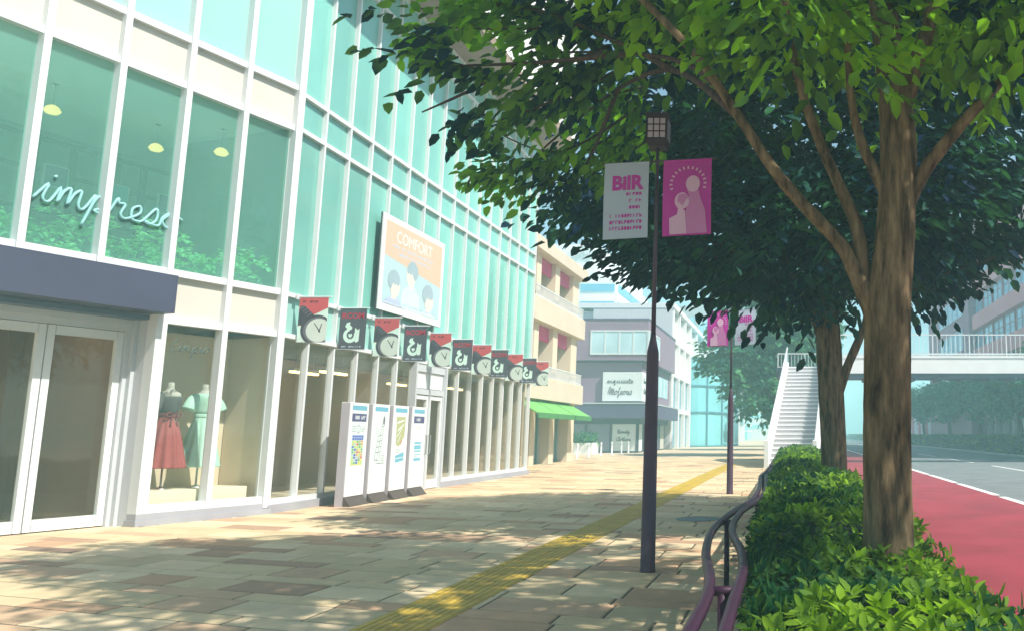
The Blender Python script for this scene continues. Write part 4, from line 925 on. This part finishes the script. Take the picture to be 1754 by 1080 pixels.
# plants inside the upper windows
it = thing('indoor_planting', 'pale green row of indoor plants along the foot of the upper windows', 'plants', WF(3, -.6, 4.15))
MB().box(.15, 6.4, -.85, -.30, 4.13, 4.36, F=WF).build('trough', DARKIN, it)
n = 420; s_ = RNG.uniform(.2, 6.4, n); C = np.array([WF(a, b, c) for a, b, c in zip(s_, RNG.uniform(-.75, -.3, n), 4.36+RNG.random(n)**1.4*(.52+.18*np.sin(s_*4.1)+.1*np.sin(s_*9)))])
O, D, Nn, Ln = sprays(C, RNG.normal(0, 1, (n, 3))+np.array([.4, -.2, .4]), 7, .2, .11); leaf_object('foliage', O, D, Nn, Ln, Ln*.6, LEAFI, it)

# background trees
def far_tree(x, y, zb, blobs, tr, label, L=.45, m=LEAFB, group='trees beyond the footbridge'):
    t = thing('leafy_tree', label, 'tree', (x, y, 0), 0, group)
    trunk(t, [(x, y, -.1), (x+.05, y, zb*.5), (x-.05, y, zb), (x, y, zb+2.5)], [tr*1.3, tr, tr*.85, tr*.4], BARK, 10, 4)
    for k in range(3):
        a = k*2.1+x; limb(t, [(x, y, zb*.8), (x+.8*math.cos(a), y+.8*math.sin(a), zb+.9), (x+1.8*math.cos(a), y+1.8*math.sin(a), zb+2.2)], tr*.5, tr*.15, BARK, 'limb', 6, 4)
    pp = []
    for c, r, n in blobs: addblob(pp, c, r, n, 8, L*3.2, L, .3, .6)
    O, D, Nn, Ln = cat(pp); leaf_object('crown', O, D, Nn, Ln, Ln*.62, m, t)
far_tree(-.9, 58, 3.2, [((-1.6, 58, 8.6), (3.6, 3.2, 3.6), 520), ((-3.6, 57, 7.0), (2.4, 2.2, 1.9), 220), ((.2, 58, 10.2), (2.8, 2.6, 3.0), 260), ((-2.2, 57, 4.6), (1.9, 1.6, 1.6), 150)], .3, 'broad green tree rising just behind the footbridge stairs')
far_tree(-1.0, 78, 3.5, [((-1.2, 78, 8.2), (4.2, 3.2, 3.8), 480), ((-3., 78, 6), (2.2, 2, 1.6), 150)], .3, 'hazy tree further along the pavement behind the broad green tree')
far_tree(1.2, 100, 3.5, [((.5, 100, 8.5), (4.6, 3.5, 4.2), 400)], .3, 'farthest hazy tree seen between the stairs and the bridge deck')
tl_ = ['green tree behind the far hedge at the right edge, beyond the bridge', 'second tree from the right edge behind the far hedge', 'third tree from the right edge behind the far hedge', 'fourth tree from the right edge behind the far hedge', 'fifth tree from the right edge, pale with haze behind the far hedge', 'smallest hazy tree at the far end of the far hedge row']
for k, (yy, h) in enumerate(((54, 7.4), (66, 6.6), (79, 6.8), (95, 7.0), (115, 7.4), (142, 7.8))):
    xx = 17.95+.15*math.sin(k*2.); far_tree(xx, yy, 3.3, [((xx, yy, h*.80), (2.6, 4.4, h*.24), 380), ((xx-1.4, yy-2, h*.74), (2.2, 2.4, 1.1), 130), ((xx+.5, yy+1, h*.9), (2.4, 2.6, 1.6), 140)], .22, tl_[k], .42, LEAFR, group='trees in a row behind the far hedge')
FH = thing('far_hedge', 'long low clipped hedge along the far side of the road', 'hedge', (17, 100, 0))
MB().bbox(16.35, 17.5, 20, 260, 0, 1.1, .15).build('branch_mass', HCORE, FH)
n = 5200; yy = 22+RNG.random(n)**1.9*230; face = RNG.random(n) < .5
C = np.stack([np.where(face, 16.3+RNG.uniform(-.05, .1, n), RNG.uniform(16.3, 17.5, n)), yy, np.where(face, RNG.uniform(.05, 1.15, n), 1.12+RNG.uniform(-.05, .1, n))], 1)
O, D, Nn, Ln = sprays(C, np.where(face[:, None], np.array([-1, 0, .6]), np.array([0, 0, 1.]))+RNG.normal(0, .5, (n, 3)), 5, .3, .2); leaf_object('leaves', O, D, Nn, Ln, Ln*.6, LEAFH, FH)

# ------------------------------------------------------------------ footbridge
FB = thing('footbridge', 'white footbridge with straight stairs and barred railings crossing the road', 'footbridge', (-.12, 37.1, 0), R(-5.2))
M4 = rootmat(FB); SF = lambda x, yv, zz: tuple(M4 @ Vector((x, yv, zz)))
NS, SL, SH = 24, 9.0, 5.2
st = MB(); no = MB()
for k in range(NS):
    y0 = SL*k/NS; z0 = SH*k/NS; z1 = SH*(k+1)/NS
    st.box(-1.0, 1.0, y0, y0+SL/NS+.02, max(z0-.12, -.01), z1-.05, F=SF); no.box(-1.0, 1.0, y0-.025, y0+SL/NS, z1-.05, z1, F=SF)
st.build('stair_risers', STEP, FB); no.build('stair_treads', NOSE, FB)
for sg in (-1, 1):
    x0, x1 = (-1.16, -1.0) if sg < 0 else (1.0, 1.16)
    MB().add([SF(x, yv, zz) for x in (x0, x1) for yv, zz in ((-.25, 0), (-.25, .45), (SL+.1, SH+.3), (SL+.1, SH-.6), (.9, 0))], [(4, 3, 2, 1, 0), (5, 6, 7, 8, 9), (0, 1, 6, 5), (1, 2, 7, 6), (2, 3, 8, 7), (3, 4, 9, 8), (4, 0, 5, 9)]).build('stringer', CONC, FB)
    xm = (x0+x1)/2
    pn = MB().add([SF(x, yv, zz) for x in (xm-.012, xm+.012) for yv, zz in ((-.2, .45), (-.2, 1.1), (SL, SH+1.05), (SL, SH+.3))], [(3, 2, 1, 0), (4, 5, 6, 7), (0, 1, 5, 4), (1, 2, 6, 5), (2, 3, 7, 6), (3, 0, 4, 7)])
    pn.build('side_panel', PANELB, FB)
    MB().tube([SF(xm, -.22, 0.3), SF(xm, -.22, 1.16), SF(xm, SL, SH+1.12)], .045, 8).build('handrail', WHITE, FB, True)
    MB().bbox(x0-.03, x1+.03, -.42, -.24, 0, 1.22, .02, F=SF).build('newel_post', CONC, FB)
bz = 5.2
MB().box(-1.0, 19.5, 46.05, 48.5, 4.95, bz).box(-1., 19.5, 46.15, 48.3, 4.62, 4.95).build('deck', STEELB, FB)
MB().box(1.55, 19.5, 45.9, 46.04, 4.86, 5.80).box(1.55, 19.5, 45.86, 45.9, 5.72, 5.84).build('fascia', CONC, FB)
MB().box(-1.05, 19.5, 48.5, 48.64, 4.9, 5.35).build('rear_fascia', STEELB, FB)
def railing(x0, x1, yy, z0, z1, step, nm):
    m = MB(); x = x0
    m.box(x0, x1, yy-.03, yy+.03, z1-.06, z1); m.box(x0, x1, yy-.02, yy+.02, z0+.06, z0+.10)
    k = 0
    while x < x1:
        w = .03 if k % 8 == 0 else .014; m.box(x-w, x+w, yy-w, yy+w, z0-.02, z1-.03); x += step; k += 1
    m.build(nm, WHITE, FB)
railing(1.6, 19.4, 45.97, 5.84, 7.06, .26, 'railing'); railing(-.95, 19.4, 48.57, 5.35, 6.25, .2, 'railing')
for x in (2.05, 17.9): MB().bbox(x-.35, x+.35, 46.6, 47.9, -.1, 4.62, .04).build('pier', CONC, FB)
bm = MB()
for k in range(12): bm.box(2.6+k*1.4, 2.75+k*1.4, 46.05, 48.5, 4.50, 4.62)
bm.build('cross_beam', STEELB, FB)

# ------------------------------------------------------------------ cream arcade building
CB = thing('cream_building', 'cream balcony building with pink blinds and green awnings next to the glass store', 'building', (-12.4, 43, 0))
cx = -12.2; y0, y1 = 38.6, 47.1
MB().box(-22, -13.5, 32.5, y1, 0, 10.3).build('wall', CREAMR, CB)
cols = [(38.9, 39.6), (42.0, 42.8), (45.4, 46.6)]
for a, b in cols:
    MB().box(-13.55, cx-.25, a, b, 0, 10.25).build('column', CREAMC, CB)
for z0, z1, pr in ((3.15, 4.23, .05), (6.87, 8.0, .05), (10.25, 10.9, .12)):
    MB().bbox(-13.55, cx+pr, 32.5, y1+.12, z0, z1, .04).build('balcony_parapet' if z0 < 10 else 'roof_cornice', CREAMB, CB)
for z0 in (4.23, 8.0):
    m = MB(); yy = 38.4
    m.box(cx-.10, cx-.05, 38.3, y1, z0+.55, z0+.60); m.box(cx-.10, cx-.05, 38.3, y1, z0+.04, z0+.08)
    while yy < y1: m.box(cx-.09, cx-.06, yy-.018, yy+.018, z0-.02, z0+.56); yy += .2
    for yy in (y1-.02,): m.box(-13.4, cx-.06, yy-.03, yy+.03, z0+.55, z0+.60)
    m.build('balcony_rail', WHITE, CB)
for (a, b) in ((39.6, 42.0), (42.8, 45.4), (36.5, 38.9)):
    for z0, z1 in ((4.1, 6.87), (7.9, 10.25)):
        w = MB()
        for k in range(4): yy = a+.1+(b-a-.2)*k/3; w.box(-13.42, -13.34, yy-.04, yy+.04, z0, z1)
        w.box(-13.42, -13.34, a+.1, b-.1, z1-.75, z1-.68)
        wo = w.build('window', GREYW, CB); bx('pane', DTEAL, wo, -13.49, -13.42, a+.1, b-.1, z0, z1)
        bx('pink_blind', PINKV, CB, -12.75, -12.68, a+.02, b-.02, z1-.75, z1-.02)
    w = MB()
    for k in range(4): yy = a+.1+(b-a-.2)*k/3; w.box(-13.0, -12.92, yy-.04, yy+.04, 0, 3.14)
    w.box(-13., -12.92, a+.1, b-.1, 2.5, 2.58); wo = w.build('shop_door', GREYW, CB); bx('pane', DTEAL, wo, -13.08, -13.0, a+.02, b-.02, 0, 3.14)
    aw = MB().add([(cx-.3, yy, 3.14) for yy in (a-.3, b+.3)]+[(cx+.95, yy, 2.42) for yy in (a-.3, b+.3)]+[(cx-.3, yy, 3.08) for yy in (a-.3, b+.3)]+[(cx+.95, yy, 2.38) for yy in (a-.3, b+.3)], [(0, 2, 3, 1), (4, 5, 7, 6), (0, 1, 5, 4), (2, 6, 7, 3), (0, 4, 6, 2), (1, 3, 7, 5)])
    ao = aw.build('awning', GREENA, CB); MB().box(cx+.93, cx+.96, a-.3, b+.3, 2.2, 2.44).build('valance', GREEND, ao)

# ------------------------------------------------------------------ mauve corner shop
MVB = thing('mauve_building', 'three-storey mauve corner building with white signboards and a ribbon window', 'building', (-18, 72, 0))
X1, Y0, Y1 = -12.25, 66., 80.5
MB().box(-30, X1, Y0, Y1, 3.9, 7.2).build('wall', MAUVE, MVB)
MB().box(-30, X1+.5, Y0-.5, Y1, 7.35, 10.6).build('upper_storey', MAUVE, MVB)
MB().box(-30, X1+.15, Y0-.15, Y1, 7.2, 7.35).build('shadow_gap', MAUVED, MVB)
MB().box(-30, X1+.55, Y0-.55, Y1+.02, 10.6, 10.72).build('roof_edge', MAUVEB, MVB)
MB().bbox(-30, X1+.9, Y0-.9, Y1, 2.75, 3.85, .03).build('canopy_band', MAUVEB, MVB); MB().box(-30, X1+.95, Y0-.95, Y1, 3.85, 3.95).build('canopy_edge', GREYW, MVB)
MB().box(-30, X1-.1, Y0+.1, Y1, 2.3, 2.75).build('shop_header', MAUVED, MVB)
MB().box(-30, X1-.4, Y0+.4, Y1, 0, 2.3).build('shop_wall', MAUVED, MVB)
xs = [-20.3, -18.6, -16.7, -14.7, -12.6]
for a, b in zip(xs[:-1], xs[1:]):
    w = MB().box(a, a+.1, Y0+.25, Y0+.36, .05, 2.3).box(b-.1, b, Y0+.25, Y0+.36, .05, 2.3).box(a, b, Y0+.25, Y0+.36, .02, .14).build('shop_window', MAUVED, MVB)
    bx('pane', SIGNW if b > -13 else VIOLETWIN, w, a+.1, b-.1, Y0+.30, Y0+.34, .14, 2.28)
for a, b, mt in ((66.5, 68.4, SIGNW), (69, 72.5, VIOLETWIN), (73, 76.5, VIOLETWIN), (77, 79.8, CREAM)):
    w = MB().box(X1-.36, X1-.26, a, b, 2.28, 2.34).box(X1-.36, X1-.26, a, a+.15, .05, 2.3).box(X1-.36, X1-.26, b-.15, b, .05, 2.3).build('shop_window', MAUVED, MVB); bx('pane', mt, w, X1-.34, X1-.30, a+.15, b-.15, .1, 2.28)
xs = np.linspace(-16.35, X1+.45, 5)
rw = MB()
for x in xs: rw.box(x-.06, x+.06, Y0-.56, Y0-.45, 7.85, 9.7)
for zz in (7.85, 9.7): rw.box(-16.4, X1+.52, Y0-.57, Y0-.45, zz-.06, zz+.06)
ro = rw.build('ribbon_window', WHITE, MVB)
for a, b in zip(xs[:-1], xs[1:]): bx('pane', PALEWIN, ro, a+.06, b-.06, Y0-.53, Y0-.48, 7.9, 9.65)
sr = MB()
for yy in np.linspace(65.5, 71, 4): sr.box(X1+.45, X1+.56, yy-.08, yy+.08, 7.85, 9.7)
for zz in (7.85, 9.7): sr.box(X1+.45, X1+.57, 65.45, 71, zz-.06, zz+.06)
ro = sr.build('ribbon_window', WHITE, MVB); bx('pane', PALEWIN, ro, X1+.47, X1+.52, 65.6, 71, 7.9, 9.65)
sw = MB()
for yy in np.linspace(69.5, 79, 6): sw.box(X1-.02, X1+.06, yy-.08, yy+.08, 4.8, 6.6)
ro = sw.build('ribbon_window', WHITE, MVB); bx('pane', PALEWIN, ro, X1-.01, X1+.03, 69.5, 79, 4.8, 6.6)
sg_ = MB().bbox(-15.35, X1+.12, Y0-.35, Y0+2.6, 4.1, 6.4, .02).build('signboard', SIGNW, MVB)
m = MB(); SFr = lambda u, v, o: (u, Y0-.36-o, v)
cursive(m, 'exquisite', -15.0, -12.9, 5.55, .20, .022, SFr, 0); cursive(m, 'Mofeous', -14.9, -13.0, 4.62, .30, .022, SFr, 0)
cursive(m, 'Beauty', -14.2, -13.2, 1.55, .16, .02, lambda u, v, o: (u, Y0+.285-o, v), 0); cursive(m, 'Clothing', -14.3, -13.1, .95, .15, .02, lambda u, v, o: (u, Y0+.285-o, v), 0)
SS = lambda u, v, o: (X1+.13+o, u, v)
cursive(m, 'Beauty', 66., 67.8, 5.55, .2, .022, SS, 0); cursive(m, 'Clothing', 66., 68., 4.7, .22, .022, SS, 0)
m.build('sign_lettering', INK, sg_)

bo = thing('planter', 'clipped green hedge in a white planter box in front of the mauve shop windows', 'planter', (-17, 61, 0))
MB().bbox(-21, -14.6, 60.2, 61.8, 0, .85, .04).build('planter_box', CONC, bo)
n = 700; C = np.stack([RNG.uniform(-21, -14.6, n), RNG.uniform(60.2, 61.8, n), .8+RNG.random(n)*.75], 1)
O, D, Nn, Ln = sprays(C, RNG.normal(0, 1, (n, 3))+np.array([0, -.3, .5]), 6, .3, .18); leaf_object('foliage', O, D, Nn, Ln, Ln*.6, LEAFB, bo)
bl = None
bw = ['nearest', 'second', 'third', 'fourth', 'fifth', 'farthest']
for k, (x, yv) in enumerate(((-13.2, 50.4), (-13.05, 52.6), (-13., 55.8), (-13.05, 59.3), (-13.05, 62.6), (-13., 65.0))):
    if bl is None:
        bl = thing('bollard', '', 'bollard', (x, yv, 0), 0, 'pale bollards before the mauve shop')
        MB().lathe([(.085, 0), (.085, .03), (.06, .04), (.06, .88), (.055, .92), (.02, .94)], (x, yv, 0), 14).build('post', WHITE, bl, True); MB().lathe([(.063, .70), (.063, .78)], (x, yv, 0), 14).build('band', GREYW, bl, True); o = bl
    else: o = copy_tree(bl); o.location = (x, yv, 0)
    o['label'] = '%s of the six pale bollards leading to the mauve shop' % bw[k]

# ------------------------------------------------------------------ further buildings on the left
WB = thing('pilaster_building', 'white building with tall pilasters, beige panels and blue windows past the mauve shop', 'building', (-14, 90, 0))
MB().box(-28, -12.45, 81, 122, 0, 13.6).build('wall', BEIGEB, WB)
ps = [81.2, 85.6, 90.2, 95.0, 101, 108, 115, 121.6]
for yv in ps: MB().box(-12.45, -12.0, yv-.35, yv+.35, 0, 13.9).build('pilaster', WHITEB, WB)
MB().box(-28, -11.9, 80.6, 122.2, 13.9, 14.4).build('cornice', WHITEB, WB); MB().box(-20, -12.1, 80.65, 81., 0, 13.9).build('end_wall', SHADEB, WB)
for zz in (3.6, 7.2, 10.6): MB().box(-12.45, -12.1, 81, 95, zz, zz+.45).build('string_course', WHITEB, WB)
for a, b in zip(ps[:3], ps[1:4]):
    for z0, z1 in ((.1, 3.5), (4.1, 7.1)):
        w = MB().box(-12.44, -12.36, a+.5, a+.62, z0, z1).box(-12.44, -12.36, b-.62, b-.5, z0, z1).box(-12.44, -12.36, (a+b)/2-.06, (a+b)/2+.06, z0, z1).box(-12.44, -12.36, a+.5, b-.5, z1-.8, z1-.7).build('window', CYAND, WB)
        bx('pane', BLUEW, w, -12.43, -12.38, a+.55, b-.55, z0+.02, z1-.02)
CG = thing('curved_glass_building', 'curved cyan glass drum building at the end of the left row', 'building', (-12, 107, 0))
arc = [(-12.3+5.0*math.sin(t)**.9 if math.sin(t) > 0 else -12.3, 107-11.5*math.cos(t)) for t in np.linspace(0.02, math.pi-.02, 17)]
MB().prism([(x-.12, y_) for x, y_ in arc]+[(-12.6, 118.4), (-12.6, 95.6)], 0, 10.3).build('glass_drum', CYANG, CG)
m = MB()
for x, y_ in arc[::2]: m.box(x-.1, x+.05, y_-.12, y_+.12, 0, 10.35)
for zz in (.1, 4.0, 7.1, 9.2, 10.3): m.tube([(x-.03, y_, zz) for x, y_ in arc], .12, 6)
m.build('glazing_frame', CYAND, CG)
TW = thing('white_tower', 'tall white tower block with external stairs behind the cream building', 'building', (-34, 130, 0))
MB().box(-46, -29.3, 120, 156, 0, 29.6).build('wall', WHITEB, TW)
for k in range(5):
    z0 = 9+k*4.1
    MB().add([(x, yv, zz) for yv in (119.5, 120.02) for x, zz in ((-37, z0), (-31.5, z0+2.9), (-31.5, z0+3.9), (-37, z0+1.0))], [(0, 1, 2, 3), (7, 6, 5, 4), (0, 4, 5, 1), (1, 5, 6, 2), (2, 6, 7, 3), (3, 7, 4, 0)]).build('stair_flight', SHADEB, TW)
    MB().box(-31.4, -29.9, 119.6, 120.02, z0+2.6, z0+4.0).build('landing', SHADEB, TW)
RBL = thing('ribbon_block', 'white office block with blue ribbon windows in front of the tall white tower', 'building', (-25, 118, 0))
MB().box(-29.2, -24.1, 110, 133, 0, 23.2).build('wall', WHITEB, RBL)
for zz in (12.4, 15.3, 18.2, 20.6):
    bx('window', BLUEW, RBL, -29.1, -24.5, 109.9, 110.05, zz, zz+1.1); bx('window', BLUEW, RBL, -24.2, -24.0, 110.4, 132, zz, zz+1.1)
BT = thing('blue_tower', 'distant blue glass tower with brown top above the pilaster building', 'building', (-22, 190, 0))
MB().box(-27, -19.3, 180, 196, 0, 27.3).build('wall', BLUET, BT); MB().box(-27.1, -19.2, 179.9, 196.1, 27.3, 29.6).build('crown_band', BROWNT, BT)
for x in (-25.5, -23.5, -21.5): MB().box(x-.35, x+.35, 179.7, 180, 0, 27.3).build('pier', BROWNT, BT)
GB = thing('grey_box_building', 'small pale grey box building beyond the curved glass drum', 'building', (-11, 145, 0))
MB().box(-20, -9.3, 140, 156, 0, 9.6).build('wall', SHADEB, GB); bx('window', CYAND, GB, -12.5, -10.2, 139.9, 140.05, 3, 6.5); bx('window', CYAND, GB, -9.4, -9.2, 142, 150, 3, 6.5); MB().box(-20.1, -9.2, 139.9, 156.1, 9.6, 9.9).build('roof_edge', WHITEB, GB)
CT = thing('cyan_tower', 'far cyan slab tower fading into haze at the end of the street', 'building', (-12, 200, 0))
MB().box(-24, -11.0, 195, 215, 0, 16.5).build('wall', CYANG, CT)
m = MB()
for zz in np.arange(2, 16.4, 1.4): m.box(-24.1, -10.9, 194.9, 215.1, zz, zz+.35)
m.build('floor_bands', WHITEB, CT)
C2 = thing('end_tower', 'slim pale tower closing the street, almost lost in haze', 'building', (-8, 250, 0))
MB().box(-16, -7.5, 240, 262, 0, 20).build('wall', WHITEB, C2)
for zz in np.arange(3, 19, 3.): bx('window', CYANG, C2, -15.9, -7.4, 239.9, 240.05, zz, zz+1.2)

# ------------------------------------------------------------------ right side buildings
PB = thing('pink_building', 'pink office building with stepped bands of sky-blue windows beyond the bridge', 'building', (20, 70, 0))
MB().box(19.5, 40, 50, 86, 5.4, 25).build('wall', PINKB, PB)
for zz in (10.2, 13.8, 17.4, 21):
    MB().box(18.9, 19.5, 50, 86, zz-1.5, zz).build('band', PINKB, PB)
    for yv in np.arange(51, 85, 4.):
        w = MB().box(19.36, 19.49, yv, yv+3.45, zz+1.92, zz+2.05).box(19.36, 19.49, yv, yv+.15, zz, zz+2.0).box(19.36, 19.49, yv+3.3, yv+3.45, zz, zz+2.0).box(19.36, 19.49, yv+1.65, yv+1.78, zz, zz+2.).build('window', PINKD, PB); bx('pane', SKYWIN, w, 19.4, 19.47, yv+.1, yv+3.4, zz, zz+2.0)
    MB().tube([(18.92, 50, zz+.9), (18.92, 86, zz+.9)], .05, 6).build('balcony_rail', PINKD, PB)
PL = thing('plum_building', 'shaded plum-coloured block with large windows left of the pink building', 'building', (19, 95, 0))
MB().box(18.6, 40, 86.3, 112, 0, 24).build('wall', PINKD, PL)  # plum tone puts the shade of the pink block's farther face into colour
for zz in (7, 10.6, 14.4, 18.4):
    w = MB()
    for yv in np.arange(89, 104, 2.8): w.box(18.45, 18.62, yv-.1, yv+.1, zz, zz+2.2)
    w.box(18.45, 18.62, 88.9, 103.3, zz+2.15, zz+2.3).box(18.45, 18.62, 88.9, 103.3, zz-.1, zz+.03)
    wo = w.build('window', LILAC, PL); bx('pane', SKYWIN, wo, 18.5, 18.58, 89, 103.2, zz, zz+2.2)
AR = thing('arcade_building', 'low lilac arcade with white columns and glass behind the far trees', 'building', (21, 100, 0))
MB().box(20.6, 40, 40, 86, 0, 5.3).box(19.6, 40, 112.2, 230, 0, 6.5).build('wall', LILAC, AR); MB().box(19.6, 20.6, 40, 86, 4.6, 5.35).build('canopy', WHITEB, AR)
for yv in np.arange(42, 86, 3.2): MB().box(19.7, 20.1, yv-.2, yv+.2, 0, 4.6).build('column', WHITEB, AR)
for yv in np.arange(114, 226, 7.): MB().box(19.3, 19.6, yv-.4, yv+.4, 0, 6.4).build('column', PINKB, AR)
for yv in np.arange(43, 85, 3.2): bx('pane', VIOLETWIN, AR, 20.5, 20.58, yv, yv+2.6, .2, 4.2)

# ------------------------------------------------------------------ haze, sky, sun, camera
hz = MB().box(-320, 320, -70, 575, -1.75, 30.6).build('haze', GROUND); tag(hz, kind='stuff')
vm = bpy.data.materials.new('haze_air'); vm.use_nodes = True; nt = vm.node_tree
for x in list(nt.nodes): nt.nodes.remove(x)
ov = nt.nodes.new('ShaderNodeOutputMaterial'); pv = nt.nodes.new('ShaderNodeVolumePrincipled')
pv.inputs['Color'].default_value = (.52, .97, 1.0, 1); pv.inputs['Density'].default_value = .0042; pv.inputs['Anisotropy'].default_value = -.15
nt.links.new(pv.outputs[0], ov.inputs['Volume']); hz.data.materials.clear(); hz.data.materials.append(vm)

SUN = Vector((.55, -.28, .79)).normalized()
w = bpy.data.worlds.new('World'); SC.world = w; w.use_nodes = True
sk = w.node_tree.nodes.new('ShaderNodeTexSky'); sk.sky_type = 'NISHITA'; sk.sun_disc = False
sk.sun_elevation = math.asin(SUN.z); sk.sun_rotation = math.atan2(SUN.x, SUN.y); sk.air_density = 1.0; sk.dust_density = 1.5; sk.ozone_density = 1.0
bg = w.node_tree.nodes['Background']; bg.inputs['Strength'].default_value = .10
w.node_tree.links.new(sk.outputs[0], bg.inputs['Color'])
sl = bpy.data.lights.new('sun', 'SUN'); sl.energy = 5.0; sl.angle = R(.8); sl.color = (1., .95, .85)
so = bpy.data.objects.new('sun', sl); COL.objects.link(so); so.rotation_euler = SUN.to_track_quat('Z', 'Y').to_euler(); so.location = (20, -10, 30)

cd = bpy.data.cameras.new('camera'); co = bpy.data.objects.new('camera', cd); COL.objects.link(co); SC.camera = co
cd.sensor_fit = 'HORIZONTAL'; cd.sensor_width = 36; cd.lens = FPX/1754*36; cd.clip_start = .05; cd.clip_end = 3000
cd.shift_x = -(CX-877)/1754; cd.shift_y = (CY-540)/1754
co.location = (0, 0, HH); co.rotation_euler = (R(90)+TH, 0, 0)
SC.view_settings.view_transform = 'Standard'; SC.view_settings.look = 'None'; SC.view_settings.gamma = 1; SC.view_settings.exposure = .66
SC.cycles.use_denoising = True; SC.cycles.max_bounces = 10; SC.cycles.transparent_max_bounces = 24; SC.cycles.volume_bounces = 3
